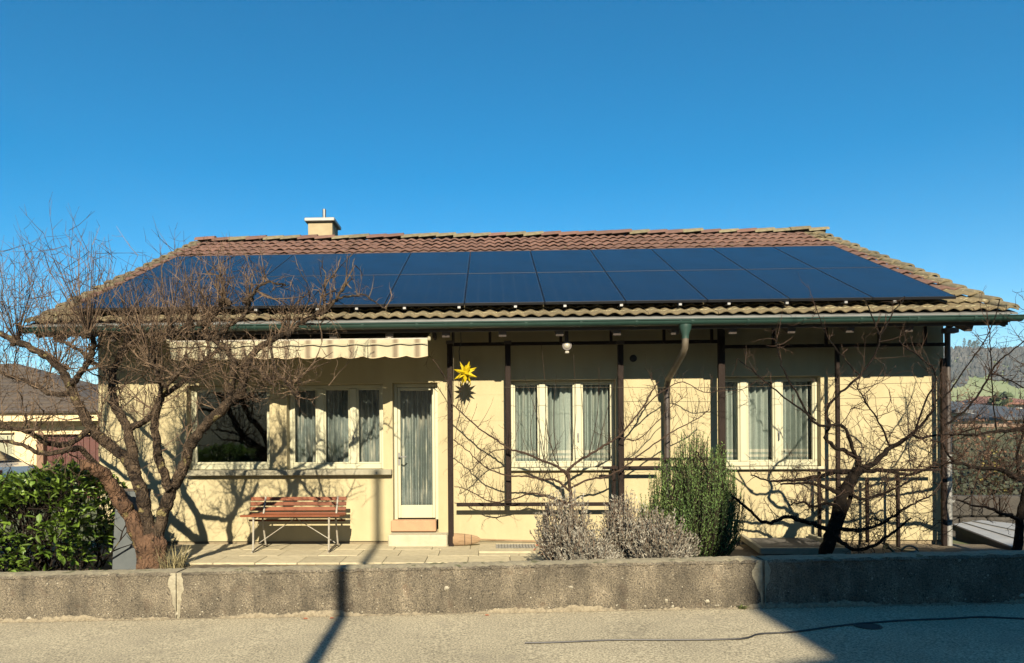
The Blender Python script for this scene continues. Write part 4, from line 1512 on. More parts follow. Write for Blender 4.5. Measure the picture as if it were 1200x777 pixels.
for q_, (ctrl, ra, rb, ns, (la, lb)) in enumerate(LIMBS):
    pts = limb_pts(ctrl, .011, rng)
    fine = smooth(pts, 3)
    if q_ > 0:
        ra, rb = ra * .86, rb * .86
    rr_ = taper(len(fine), ra, rb, .0)
    ph_ = rng.uniform(0, 6)
    rr_ = [r * (1 + .06 * math.sin(k * .30 + ph_) + .05 * math.sin(k * .9 + 2 * ph_) + rng.uniform(-.05, .05)) for k, r in enumerate(rr_)]
    mb = MB().tube(fine, rr_, 14 if ra > .04 else 8)
    mb.v = [tuple(Vector(v) + Vector((rng.gauss(0, 1), rng.gauss(0, 1), rng.gauss(0, 1))) * ra * .035) for v in mb.v]
    part('limb', mb, m_bark if q_ == 0 else m_limb, apple, True)
    # knobbly spurs on the limb
    sp = MB()
    shoots(sp, pts, max(4, ns // 5), rng, .04, .12, ra * .28, Vector((0, 0, .3)), 1.0, .1, .5, .25, 0)
    tw.add(sp.v, sp.f)
    if lb > .44:
        shoots(brl, pts, max(2, ns // 11), rng, .30, .60, .011, Vector((0, 0, .6)), .8, .25, .55, .25, 3)
    shoots(tw, pts, int(ns * .31), rng, la, lb * .78, .0050, Vector((0, 0, 1.0)), .42, .30, .20, .3, 3.0)
    shoots(tw, pts, int(ns * .25), rng, la * .7, lb * .55, .0043, Vector((0, 0, .1)), .95, .12, .6, .2, 3.5)
# tangle of short dead twigs hanging between the limbs
for (px, py, sx, sy, n) in ((255, 432, 55, 24, 60), (315, 438, 40, 22, 75), (200, 410, 40, 30, 26), (95, 480, 60, 40, 30), (150, 430, 35, 40, 22)):
    for i in range(n):
        p = P(px + rng.gauss(0, sx * .6), py + rng.gauss(0, sy * .6), rng.uniform(7.0, 7.9))
        twig(tw, p, Vector((rng.gauss(0, 1), rng.gauss(0, 1), rng.gauss(-.1, .8))), rng.uniform(.15, .45), .0036, rng, .03, .9, 2)
# pollard heads that throw bundles of long upright shoots
for (px, py, Y, n, la, lb) in ((263, 352, 7.2, 14, .25, .6), (240, 380, 7.2, 16, .2, .6), (103, 392, 7.2, 26, .7, 1.45), (20, 402, 7.9, 26, .6, 1.5), (68, 430, 7.75, 18, .6, 1.4), (150, 398, 8.1, 20, .5, 1.1), (222, 382, 7.6, 14, .3, 1.0), (293, 352, 7.1, 10, .2, .55), (338, 388, 7.42, 14, .3, .65), (176, 420, 7.15, 16, .5, 1.2), (200, 390, 7.7, 14, .5, 1.25), (-25, 400, 8.0, 20, .7, 1.5)):
    c = P(px, py, Y)
    kn = MB()
    for q in range(5):
        o_ = Vector((rng.gauss(0, .022), rng.gauss(0, .022), rng.gauss(0, .022)))
        kn.tube([c + o_ - Vector((0, 0, .03)), c + o_, c + o_ + Vector((rng.gauss(0, .015), 0, .035))], [.022, .035, .016], 6)
    part('pollard_knob', kn, m_limb, apple, True)
    for q in range(n):
        twig(tw, c, Vector((rng.gauss(0, .38), rng.gauss(0, .35), 1)), rng.uniform(la, lb * .80), .0054, rng, .22, .17, 2.6)
part('branchlets', brl, m_branch, apple, True, 'stuff')
part('twigs', tw, m_twig, apple, False, 'stuff')

# fruit tree in front of the right-hand window
rng = random.Random(51)
base = P(967, 660, 8.4)
t = thing('fruit_tree', 'dark leaning fruit tree with spreading bare branches before the right-hand wall', 'tree', (base.x, 8.4, .12))
LIMBS = [
    ('trunk', [(964, 672, 8.4), (968, 648, 8.4), (977, 617, 8.4), (988, 580, 8.4), (998, 560, 8.4), (1005, 550, 8.4)], .078, .052, 0, (0, 0)),
    ('limb', [(975, 640, 8.42), (988, 606, 8.44), (1000, 570, 8.44), (1007, 552, 8.42)], .03, .022, 4, (.1, .3)),
    ('limb', [(1004, 556, 8.4), (1006, 545, 8.4), (1007, 535, 8.4)], .042, .026, 5, (.2, .4)),
    ('limb', [(1006, 551, 8.4), (1025, 542, 8.45), (1043, 525, 8.5), (1058, 516, 8.5), (1072, 506, 8.5), (1088, 488, 8.5), (1100, 465, 8.5)], .036, .010, 20, (.25, .7)),
    ('limb', [(1068, 509, 8.5), (1080, 513, 8.6), (1097, 510, 8.7), (1120, 508, 8.8), (1150, 500, 8.9)], .018, .007, 12, (.2, .5)),
    ('limb', [(1006, 553, 8.4), (1035, 551, 8.5), (1065, 556, 8.6), (1085, 550, 8.6), (1105, 545, 8.7)], .030, .010, 20, (.2, .5)),
    ('limb', [(1004, 556, 8.4), (982, 553, 8.5), (960, 558, 8.6), (930, 563, 8.7), (902, 564, 8.8), (880, 556, 8.9)], .030, .008, 18, (.15, .4)),
    ('limb', [(986, 580, 8.4), (970, 572, 8.45), (955, 567, 8.5), (935, 566, 8.55), (915, 568, 8.6)], .030, .010, 16, (.15, .4)),
    ('limb', [(976, 622, 8.4), (962, 618, 8.4), (952, 613, 8.35), (936, 610, 8.3), (922, 605, 8.2), (906, 612, 8.15), (893, 611, 8.1), (878, 598, 8.0), (864, 586, 7.95), (850, 574, 7.9), (836, 567, 7.9), (826, 545, 7.9), (816, 529, 7.9)], .030, .006, 18, (.1, .35)),
    ('limb', [(984, 620, 8.4), (1000, 621, 8.4), (1016, 620, 8.4), (1036, 612, 8.4), (1052, 602, 8.4), (1072, 590, 8.4), (1095, 580, 8.4)], .026, .008, 26, (.15, .45)),
    ('limb', [(980, 630, 8.38), (992, 640, 8.3), (1004, 645, 8.25), (1022, 640, 8.2), (1038, 630, 8.2), (1056, 617, 8.2), (1068, 606, 8.2)], .026, .010, 24, (.15, .45)),
    ('limb', [(992, 575, 8.4), (1010, 585, 8.35), (1030, 580, 8.3), (1050, 572, 8.25), (1076, 560, 8.2)], .022, .008, 24, (.15, .45)),
    ('limb', [(984, 595, 8.4), (968, 590, 8.35), (952, 594, 8.3), (940, 588, 8.25), (925, 592, 8.2)], .022, .008, 20, (.12, .4)),
    ('limb', [(1006, 540, 8.4), (994, 530, 8.4), (978, 524, 8.4), (968, 512, 8.4), (972, 497, 8.4), (968, 482, 8.4), (985, 460, 8.4), (1006, 442, 8.4), (1025, 417, 8.4), (1032, 396, 8.4), (1044, 370, 8.4), (1061, 348, 8.4)], .026, .006, 18, (.15, .5)),
    ('limb', [(1032, 397, 8.4), (1022, 370, 8.4), (1013, 349, 8.4)], .010, .005, 2, (.1, .2)),
    ('limb', [(1004, 540, 8.4), (996, 515, 8.35), (986, 498, 8.3), (968, 500, 8.25), (950, 490, 8.2), (932, 458, 8.2), (918, 434, 8.2), (911, 408, 8.2), (909, 385, 8.2)], .022, .005, 10, (.1, .4)),
    ('limb', [(1007, 440, 8.4), (988, 418, 8.4), (968, 392, 8.4), (954, 354, 8.4)], .010, .004, 5, (.1, .4)),
    ('limb', [(956, 492, 8.2), (925, 470, 8.2), (900, 450, 8.15), (880, 432, 8.1), (863, 420, 8.1)], .011, .006, 6, (.1, .35)),
    ('limb', [(1072, 506, 8.5), (1085, 470, 8.4), (1097, 440, 8.4), (1080, 420, 8.35), (1063, 408, 8.3), (1052, 399, 8.3)], .012, .005, 10, (.15, .4)),
    ('limb', [(1043, 524, 8.5), (1030, 495, 8.3), (1014, 470, 8.2), (1004, 452, 8.2)], .012, .005, 12, (.2, .5)),
]
tw = MB()
for nm, ctrl, ra, rb, ns, (la, lb) in LIMBS:
    pts = limb_pts(ctrl, .010 if ra > .02 else .007, rng)
    part(nm, MB().tube(pts, taper(len(pts), ra, rb, .10, rng), 10 if ra > .04 else 7), m_bark4, t, True)
    if ns:
        shoots(tw, pts, int(ns * .8), rng, la, lb, .0048, Vector((0, 0, .8)), .6, .25, .3, .2, 2.2)
        shoots(tw, pts, int(ns * .7), rng, la * .5, lb * .6, .0046, Vector((0, 0, 0)), .9, .05, .8, .15, 2.5)
for i in range(110):
    p = P(rng.uniform(985, 1098), rng.uniform(470, 640), rng.uniform(8.2, 8.9))
    twig(tw, p, Vector((rng.gauss(0, 1), rng.gauss(0, .5), rng.gauss(.1, .8))), rng.uniform(.15, .5), .0045, rng, .05, .8, 3)
part('twigs', tw, m_twig2, t, False, 'stuff')

# tree at the right-hand edge
rng = random.Random(77)
base = P(1192, 665, 8.6)
t = thing('fruit_tree', 'dark bare fruit tree at the right edge beside the small metal roof', 'tree', (base.x, 8.6, 0))
LIMBS = [
    ('trunk', [(1191, 690, 8.6), (1192, 650, 8.6), (1196, 610, 8.6), (1204, 575, 8.6), (1215, 555, 8.6)], .055, .04, 0, (0, 0)),
    ('limb', [(1196, 612, 8.6), (1185, 604, 8.5), (1174, 602, 8.4), (1160, 596, 8.35), (1142, 593, 8.3), (1122, 586, 8.25)], .025, .008, 16, (.15, .45)),
    ('limb', [(1210, 562, 8.6), (1190, 560, 8.5), (1175, 551, 8.45), (1158, 549, 8.4), (1141, 548, 8.4), (1118, 542, 8.4), (1098, 546, 8.4)], .036, .010, 22, (.2, .5)),
    ('limb', [(1218, 520, 8.6), (1200, 503, 8.5), (1185, 505, 8.45), (1165, 506, 8.4), (1140, 510, 8.4), (1112, 509, 8.4)], .030, .009, 20, (.2, .55)),
    ('limb', [(1118, 542, 8.4), (1110, 532, 8.4), (1104, 520, 8.35), (1090, 516, 8.3)], .014, .006, 8, (.15, .35)),
    ('limb', [(1108, 498, 8.4), (1122, 488, 8.4), (1140, 471, 8.4), (1155, 448, 8.4), (1168, 426, 8.4), (1185, 412, 8.4), (1205, 396, 8.4)], .013, .007, 8, (.15, .4)),
    ('limb', [(1106, 466, 8.4), (1118, 452, 8.4), (1132, 430, 8.4), (1150, 405, 8.4), (1161, 385, 8.4), (1172, 350, 8.4)], .009, .005, 5, (.15, .35)),
    ('limb', [(1196, 560, 8.5), (1192, 532, 8.5), (1201, 500, 8.5), (1200, 470, 8.5)], .018, .008, 14, (.2, .5)),
    ('limb', [(1200, 455, 8.4), (1188, 448, 8.4), (1172, 441, 8.4), (1160, 438, 8.4)], .009, .005, 6, (.1, .3)),
    ('limb', [(1168, 506, 8.4), (1164, 470, 8.4), (1162, 430, 8.4), (1160, 395, 8.4), (1158, 372, 8.4)], .008, .004, 8, (.15, .4)),
    ('limb', [(1215, 540, 8.6), (1222, 480, 8.6), (1210, 420, 8.5), (1216, 360, 8.5)], .04, .01, 20, (.3, .8)),
]
tw = MB()
for nm, ctrl, ra, rb, ns, (la, lb) in LIMBS:
    pts = limb_pts(ctrl, .010 if ra > .02 else .006, rng)
    part(nm, MB().tube(pts, taper(len(pts), ra, rb, .10, rng), 10 if ra > .04 else 7), m_bark4, t, True)
    if ns:
        shoots(tw, pts, ns, rng, la, lb, .0055, Vector((0, 0, .6)), .7, .2, .4, .1, 2.5)
        shoots(tw, pts, ns, rng, la * .5, lb * .6, .0045, Vector((-.2, 0, 0)), .9, .05, .8, .1, 2.5)
part('twigs', tw, m_twig2, t, False, 'stuff')

# espaliered vine around the middle window
rng = random.Random(90)
V0 = 9.42
base = P(672, 640, V0)
t = thing('espalier_vine', 'bare fan-trained vine spread over the trellis across the middle window', 'vine', (base.x, V0, TZ))
LIMBS = [
    ('trunk', [(673, 655, V0), (671, 610, V0), (669, 585, V0), (667, 565, V0), (665, 552, V0)], .034, .026, 0, (0, 0)),
    ('limb', [(666, 556, V0), (650, 545, V0), (633, 539, V0), (615, 531, V0), (597, 526, V0), (580, 514, V0), (565, 505, V0), (545, 488, V0), (529, 472, V0)], .022, .009, 26, (.1, .45)),
    ('limb', [(665, 551, V0), (678, 540, V0), (691, 533, V0), (708, 522, V0), (724, 512, V0), (738, 497, V0), (752, 479, V0), (762, 462, V0), (772, 447, V0)], .022, .010, 26, (.1, .45)),
    ('limb', [(668, 576, V0), (652, 563, V0), (637, 562, V0), (615, 558, V0), (597, 558, V0), (570, 548, V0), (550, 530, V0), (530, 515, V0)], .020, .006, 26, (.1, .4)),
    ('limb', [(669, 590, V0), (648, 585, V0), (625, 578, V0), (600, 585, V0), (575, 588, V0), (550, 575, V0), (532, 570, V0)], .018, .006, 26, (.1, .4)),
    ('limb', [(668, 572, V0), (690, 562, V0), (712, 558, V0), (735, 545, V0), (760, 525, V0), (790, 505, V0), (815, 492, V0), (832, 480, V0)], .018, .006, 26, (.1, .4)),
    ('limb', [(667, 566, V0), (662, 555, V0), (655, 548, V0), (645, 520, V0), (640, 490, V0)], .014, .005, 8, (.1, .3)),
    ('limb', [(530, 472, V0), (528, 455, V0), (520, 440, V0), (510, 425, V0), (500, 412, V0)], .008, .004, 6, (.1, .3)),
    ('limb', [(752, 480, V0), (775, 460, V0), (800, 448, V0), (825, 460, V0), (842, 458, V0), (870, 456, V0), (898, 440, V0)], .010, .004, 14, (.1, .35)),
    ('limb', [(597, 526, V0), (575, 530, V0), (555, 548, V0), (540, 560, V0)], .010, .004, 12, (.1, .3)),
    ('limb', [(724, 512, V0), (745, 515, V0), (765, 500, V0), (785, 478, V0), (806, 462, V0)], .010, .004, 14, (.1, .35)),
]
tw = MB()
for nm, ctrl, ra, rb, ns, (la, lb) in LIMBS:
    pts = limb_pts(ctrl, .007, rng)
    part(nm, MB().tube(pts, taper(len(pts), ra * .82, rb * .82, .10, rng), 7), m_bark3, t, True)
    if ns:
        shoots(tw, pts, int(ns * .6), rng, la, lb * 1.2, .0036, Vector((0, -.1, 1.0)), .45, .3, .3, .1, 1.5)
        shoots(tw, pts, int(ns * .9), rng, la, lb * .7, .0036, Vector((0, -.1, 0)), .8, .02, .7, .1, 2)
for (xa, ya, xb, yb2) in ((637, 540, 634, 400), (668, 552, 672, 415), (655, 548, 652, 440), (690, 533, 702, 430), (640, 545, 614, 440), (684, 536, 680, 450), (700, 527, 722, 440), (625, 535, 628, 470)):
    a, b = P(xa, ya, V0), P(xb, yb2, V0 - .1)
    m1 = a.lerp(b, .5) + Vector((rng.uniform(-.06, .06), -.04, 0))
    tw.tube(smooth([a, m1, b], 4), taper(9, .0055, .002), 4)
part('twigs', tw, m_bark3, t, False, 'stuff')


# ------------------------------------------------------------------ shrubs
def leaf(mb, c, d, up, L, w):
    """a folded pointed leaf: base, two shoulders, tip, raised keel"""
    d = d.normalized()
    s = d.cross(up)
    if s.length < 1e-3:
        s = Vector((1, 0, 0))
    s.normalize()
    n = s.cross(d)
    a = c
    m1 = c + d * L * .3
    m2 = c + d * L * .68 - n * L * .03
    tip = c + d * L - n * L * .12
    mb.add([a, m1 + s * w * .5 + n * w * .16, m2 + s * w * .42 + n * w * .12, tip, m2 - s * w * .42 + n * w * .12, m1 - s * w * .5 + n * w * .16, m1, m2],
           [(0, 6, 1), (6, 7, 2, 1), (7, 3, 2), (0, 5, 6), (5, 4, 7, 6), (7, 4, 3)])


rng = random.Random(101)
hx1 = P(120, 600, 7.9).x
hz = P(70, 556, 7.9).z
hd = thing('laurel_shrub', 'clipped evergreen laurel shrub with shiny leaves behind the wall on the left', 'shrub', ((-7 + hx1) / 2, 7.9, .1))
mb = MB()
st = MB()


def hedge_top(x):
    return hz + .06 * math.sin(x * 2.3) + .05 * math.sin(x * 5.1 + 1) - .30 * sstep(hx1 - .35, hx1 + .05, x)


N = 0
while N < 9500:
    x = rng.uniform(-7.2, hx1)
    y = rng.uniform(7.12, 8.9)
    top = hedge_top(x) - .35 * ((y - 7.9) / .95) ** 2 * (1 if y < 7.9 else .6)
    z = .10 + (top - .10) * rng.random() ** .8
    # front and top shell mostly
    dface = min((y - 7.05) * 1.0, (top - z) * 1.0, (hx1 + .05 - x) * 1.0)
    if dface > .34 or rng.random() < dface * 1.6:
        continue
    gap = math.sin(x * 7.3 + z * 3) + math.sin(z * 9.1 - x * 2) + math.sin(x * 15 + z * 13) * .6
    if gap < -.9 and rng.random() < .8:
        continue
    out = Vector((.9 if hx1 - x < .25 else 0, -1.0 if y < 7.5 else -.25, .9 if top - z < .3 else .25))
    d = out + Vector((rng.gauss(0, .7), rng.gauss(0, .6), rng.gauss(0, .5)))
    c = Vector((x, y, z))
    k = rng.randint(1, 3)
    for q in range(k):
        dd = d + Vector((rng.gauss(0, .6), rng.gauss(0, .4), rng.gauss(0, .4)))
        leaf(mb, c, dd, Vector((rng.gauss(0, .5), -.25, 1)), rng.uniform(.045, .135), rng.uniform(.026, .056))
        N += 1
    if rng.random() < .12:
        st.tube([c, c - d.normalized() * .18 + Vector((0, .1, -.1))], [.004, .006], 3, cap=False)
for k in range(90):
    x = rng.uniform(-7, hx1 - .1)
    y = rng.uniform(7.5, 8.4)
    p = Vector((x, y, .05))
    twig(st, p, Vector((rng.gauss(0, .4), rng.gauss(-.1, .4), 1)), rng.uniform(.6, 1.1), .014, rng, .2, .4, 4)
part('foliage', mb, m_laurel, hd, False, 'stuff')
part('stems', st, m_bark2, hd, False, 'stuff')


def lavender(px, py, Y, w, h, seed, label, lean=0, group=None, n=520):
    rng = random.Random(seed)
    b = P(px, py, Y)
    b.z = .13
    t = thing('lavender_bush', label, 'shrub', b)
    mb, st = MB(), MB()
    for i in range(n):
        a = rng.uniform(0, 2 * PI)
        q = rng.random() ** .5
        th = q * 1.15
        d = Vector((math.cos(a) * math.sin(th) * w + lean * .5, math.sin(a) * math.sin(th) * w * .8, math.cos(th) * h + .05))
        L = rng.uniform(.55, 1.14)
        s = b + Vector((math.cos(a) * .05 * q, math.sin(a) * .05 * q, 0))
        e = s + d * L
        mid = s.lerp(e, .5) + Vector((0, 0, -.03)) + Vector((rng.gauss(0, .02), rng.gauss(0, .02), 0))
        pts = smooth([s, mid, e], 3)
        st.tube(pts, taper(len(pts), .004, .0018), 3, cap=False)
        for k in range(14):
            f = .30 + .70 * (k + rng.random()) / 14
            jx_ = f * (len(pts) - 1)
            j = min(len(pts) - 2, int(jx_))
            p = pts[j].lerp(pts[j + 1], jx_ - j)
            ax = (pts[j + 1] - pts[j]).normalized()
            for m_ in range(2):
                dd = (ax * .9 + Vector((rng.gauss(0, .55), rng.gauss(0, .55), rng.gauss(.1, .4)))).normalized()
                sd_ = dd.cross(Vector((rng.gauss(0, 1), rng.gauss(0, 1), rng.gauss(0, 1)))).normalized() * rng.uniform(.0045, .0075)
                l_ = rng.uniform(.022, .05)
                mb.add([p, p + dd * l_ * .5 + sd_, p + dd * l_, p + dd * l_ * .5 - sd_], [(0, 1, 2, 3)])
    part('foliage', mb, m_lav, t, False, 'stuff')
    part('stems', st, m_lavb, t, False, 'stuff')


lavender(668, 662, 7.55, .33, .84, 3, 'tall grey lavender bush with a long arm leaning left, nearest the grate', -.10)
lavender(690, 662, 7.15, .30, .46, 4, 'low rounded grey lavender clump at the wall edge, leftmost of the low ones', 0, None, 420)
lavender(733, 662, 7.5, .29, .80, 5, 'middle grey lavender bush between the tall one and the rosemary', .02, None, 560)
lavender(772, 662, 7.25, .36, .64, 6, 'broad grey lavender bush directly in front of the rosemary', .04, None, 620)

# rosemary
rng = random.Random(61)
b = P(812, 655, 8.1)
b.z = .12
t = thing('rosemary_bush', 'tall upright green rosemary bush between the two right-hand windows', 'shrub', b)
mb, st = MB(), MB()
htop = P(815, 512, 8.1).z - .12
for i in range(720):
    a = rng.uniform(0, 2 * PI)
    q = rng.random() ** .55
    s = b + Vector((math.cos(a) * .18 * q, math.sin(a) * .18 * q, 0))
    hh = htop * (1.04 - .50 * q ** 2.2 + .10 * math.sin(4 * a + 1) * q) * rng.uniform(.66, 1.03)
    rx_ = q * (.54 + .07 * math.sin(3 * a))
    e = b + Vector((math.cos(a) * rx_ + rng.gauss(0, .03) + .04, math.sin(a) * rx_ * .8, hh))
    mid = b + Vector((math.cos(a) * rx_ * .93, math.sin(a) * rx_ * .75, hh * .42))
    pts = smooth([s, mid, e], 4)
    st.tube(pts, taper(len(pts), .006, .002), 3, cap=False)
    nl = 60
    for k in range(nl):
        f = .22 + .78 * (k + rng.random()) / nl
        jx_ = f * (len(pts) - 1)
        j = min(len(pts) - 2, int(jx_))
        p = pts[j].lerp(pts[j + 1], jx_ - j)
        ax = (pts[j + 1] - pts[j]).normalized()
        dd = (ax * .8 + Vector((rng.gauss(0, .6), rng.gauss(0, .6), rng.gauss(.15, .3)))).normalized()
        sd_ = dd.cross(Vector((rng.gauss(0, 1), rng.gauss(0, 1), rng.gauss(0, 1)))).normalized() * .0042
        l_ = rng.uniform(.024, .042)
        mb.add([p, p + dd * l_ * .5 + sd_, p + dd * l_, p + dd * l_ * .5 - sd_], [(0, 1, 2, 3)])
part('foliage', mb, m_rose, t, False, 'stuff')
part('stems', st, m_bark2, t, False, 'stuff')


def tuft(name, label, px, py, Y, h, r, n, mt, seed, zbase=.125, cat='plant'):
    rng = random.Random(seed)
    b = P(px, py, Y)
    b.z = zbase if zbase is not None else road_z(b.x)
    mb = MB()
    for i in range(n):
        a = rng.uniform(0, 2 * PI)
        d = Vector((math.cos(a) * r * rng.random(), math.sin(a) * r * rng.random(), h * rng.uniform(.5, 1)))
        s = b + Vector((rng.gauss(0, r * .25), rng.gauss(0, r * .25), 0))
        w = Vector((-math.sin(a), math.cos(a), 0)) * rng.uniform(.003, .007)
        mb.add([s - w, s + w, s + d * .6 + w * .8, s + d * .6 - w * .8, s + d + Vector((d.x * .5, d.y * .5, -.01))], [(0, 1, 2, 3), (3, 2, 4)])
    return solo(name, label, cat, mb, mt, b)


tuft('dry_plant', 'small withered tuft of straw-coloured leaves at the foot of the old tree', 207, 662, 7.4, .40, .22, 170, m_dry, 5)
tuft('grass_tuft', 'tiny green tuft at the road edge beside the right-hand mortar joint', 870, 706, 6.50, .05, .06, 60, m_grass, 6, None)
tuft('grass_tuft', 'thin grass tuft on the paving edge below the bench', 292, 655, 7.9, .07, .10, 50, m_grass, 7)
tuft('grass_tuft', 'thin grass tuft growing beside the grey sheet behind the wall', 160, 668, 7.2, .07, .08, 40, m_grass, 8)
# dead leaves by the lavender, and scattered on wall foot
rng = random.Random(13)
mb = MB()
for i in range(220):
    p = P(rng.uniform(634, 662), rng.uniform(640, 658), 9.0)
    c = Vector((p.x + rng.gauss(0, .04), rng.uniform(8.3, 9.5), .165 + rng.uniform(0, .05)))
    leaf(mb, c, Vector((rng.gauss(0, 1), rng.gauss(0, 1), rng.gauss(.1, .3))), Vector((rng.gauss(0, .5), rng.gauss(0, .5), 1)), rng.uniform(.03, .06), .028)
part('leaf_litter', mb, m_leaf, None, False, 'stuff')
for k, (px, py, lab) in enumerate(((355, 721, 'single red-brown leaf on the road below the first mortar joint, left of the pole shadow'), (386, 719, 'single red-brown leaf on the road by the pole shadow'), (568, 718, 'single brown leaf at the wall foot near the middle of the road'))):
    y = 6.42
    p = P(px, py, y)
    mb = MB()
    leaf(mb, Vector((p.x, y, road_z(p.x) + .006)), Vector((1, .3, .05)), Vector((0, -.3, 1)), .05, .026)
    solo('fallen_leaf', lab, 'leaf', mb, m_leaf, (p.x, y, road_z(p.x)))

# moss and low weeds along the garden edge of the wall
mb = MB()
for i in range(2600):
    x = rng.uniform(-4.9, 5.5)
    y = rng.uniform(6.84, 8.35)
    c = Vector((x, y, .13 + (.02 if y < 7.3 else 0)))
    if math.sin(x * 2.1) + math.sin(y * 4 + x) < -.1:
        continue
    a = rng.uniform(0, 2 * PI)
    w = Vector((math.cos(a), math.sin(a), 0)) * .004
    h = Vector((rng.gauss(0, .02), rng.gauss(0, .02), rng.uniform(.015, .05)))
    mb.add([c - w, c + w, c + h], [(0, 1, 2)])
part('low_weeds', mb, m_dry, None, False, 'stuff')

# blue-grey sheet behind the tree
a, b2 = P(131, 575, 8.0), P(172, 668, 8.0)
sh = thing('grey_sheet', 'blue-grey upright sheet panel with a bottom ledge standing between laurel and tree', 'panel', ((a.x + b2.x) / 2, 8.0, .1))
mm = Matrix.Translation(((a.x + b2.x) / 2, 8.0, .1)) @ Matrix.Rotation(R(-6), 4, 'X')
hw = (b2.x - a.x) / 2
part('sheet', MB().box(-hw, hw, -.012, .012, 0, a.z - .1, .004, mm), m_bluegrey, sh)
part('ledge', MB().box(-hw - .01, hw + .01, -.05, .02, .0, .035, .004, mm), m_bluegrey, sh)
part('top_edge', MB().box(-hw - .004, hw + .004, -.02, .02, a.z - .11, a.z - .08, .004, mm), m_rafter, sh)

# small lean-to with a pale metal roof at the right
A, B, C_ = P(1117, 614, 10.9), P(1187, 641, 9.3), P(1194, 614, 10.7)
nrm = (B - A).cross(C_ - A).normalized()
ray = (P(1150, 609.5, 10) - EYE)
Dd = EYE + ray * ((A - EYE).dot(nrm) / ray.dot(nrm))
if nrm.z < 0:
    nrm = -nrm
cov = thing('lean_to_shed', 'low dark lean-to with a pale sheet metal roof at the right-hand house corner', 'shed', ((A.x + B.x) / 2, 10.2, -.8))
part('metal_roof', MB().prism([A, B, C_, Dd], -nrm * .02), m_metalroof, cov)
for k in (.33, .66):
    p, q = A.lerp(Dd, k), B.lerp(C_, k)
    part('roof_seam', MB().bar(p + nrm * .008, q + nrm * .008, .02, .014), m_metalroof, cov)
part('roof_edge', MB().bar(A - nrm * .05, B - nrm * .05, .04, .08), m_rafter, cov)
for p, q in ((A, B), (B, C_), (C_, Dd), (Dd, A)):
    cen = (A + B + C_ + Dd) / 4
    p2, q2 = p.lerp(cen, .06) - nrm * .03, q.lerp(cen, .06) - nrm * .03
    part('shed_wall', MB().prism([p2, q2, Vector((q2.x, q2.y, -1.6)), Vector((p2.x, p2.y, -1.6))], (cen - (p2 + q2) / 2).normalized() * .03), m_rafter, cov)

# ------------------------------------------------------------------ neighbours on the left
NY = 18.5
nl = thing('neighbour_bungalow', 'cream low building with grey-brown roof and red-brown garage door beyond the tree on the left', 'house', (P(50, 540, NY).x, NY, .1))


def PX(px):
    return P(px, 500, NY).x


def PZ(py):
    return P(60, py, NY).z


zE, zF = PZ(483), PZ(494)
nx0, nx1 = PX(-140), PX(124)
m_ncream = mat('neighbour render', (.78, .62, .36), .95, (.70, .55, .31), 2, 5, .35, .7)
m_nroof = mat('grey brown tiles', (.085, .068, .054), .9, (.055, .045, .038), 3, 6, .35, .7, .3, 12)
m_nred = mat('red brown door paint', (.095, .030, .022), .6, (.07, .022, .017), 3, 5, .35, .7)
gl, gr_ = PX(51), PX(116)
wl_, wr = PX(-60), PX(17)
part('wall', wall_mb(nx0, nx1, -.3, zF - .001, NY, NY + .3, [(gl, gr_, -.3001, PZ(509)), (wl_, wr, PZ(536), PZ(507))]), m_ncream, nl)
part('fascia_board', MB().box(nx0 - .4, nx1 + .3, NY - .45, NY - .40, zF, zE), m_ncream, nl)
part('soffit', MB().box(nx0 - .4, nx1 + .3, NY - .40, NY + .3, zF, zF + .06), m_rafter, nl)
gd = part('garage_door', MB().box(gl, gr_, NY + .16, NY + .2, -.3, PZ(509)), m_nred, nl)
nb = 9
for k in range(nb):
    x = gl + (gr_ - gl) * (k + .5) / nb
    part('door_board', MB().box(x - (gr_ - gl) / nb / 2 + .008, x + (gr_ - gl) / nb / 2 - .008, NY + .135, NY + .165, -.28, PZ(510), .006), m_nred, gd)
part('door_post', MB().box(PX(43), gl, NY - .03, NY + .2, -.3, PZ(507), .01), mat('brown post', (.22, .13, .08), .8), nl)
wn_ = part('window', MB().box(wl_, wl_ + .08, NY + .1, NY + .16, PZ(536), PZ(507)).box(wr - .08, wr, NY + .1, NY + .16, PZ(536), PZ(507)).box(wl_ + .08, wr - .08, NY + .1, NY + .16, PZ(536), PZ(536) + .08).box(wl_ + .08, wr - .08, NY + .1, NY + .16, PZ(507) - .08, PZ(507)), m_white, nl)
for px in (4, 12, -20):
    part('glazing_bar', MB().box(PX(px) - .02, PX(px) + .02, NY + .105, NY + .15, PZ(536) + .08, PZ(507) - .08), m_white, wn_)
part('glass_pane', MB().box(wl_ + .08, wr - .08, NY + .13, NY + .14, PZ(536) + .08, PZ(507) - .08), m_glass, wn_)
part('back_wall', MB().box(nx0, nx1, NY + 6, NY + 6.2, -.3, zF), m_dark, nl)
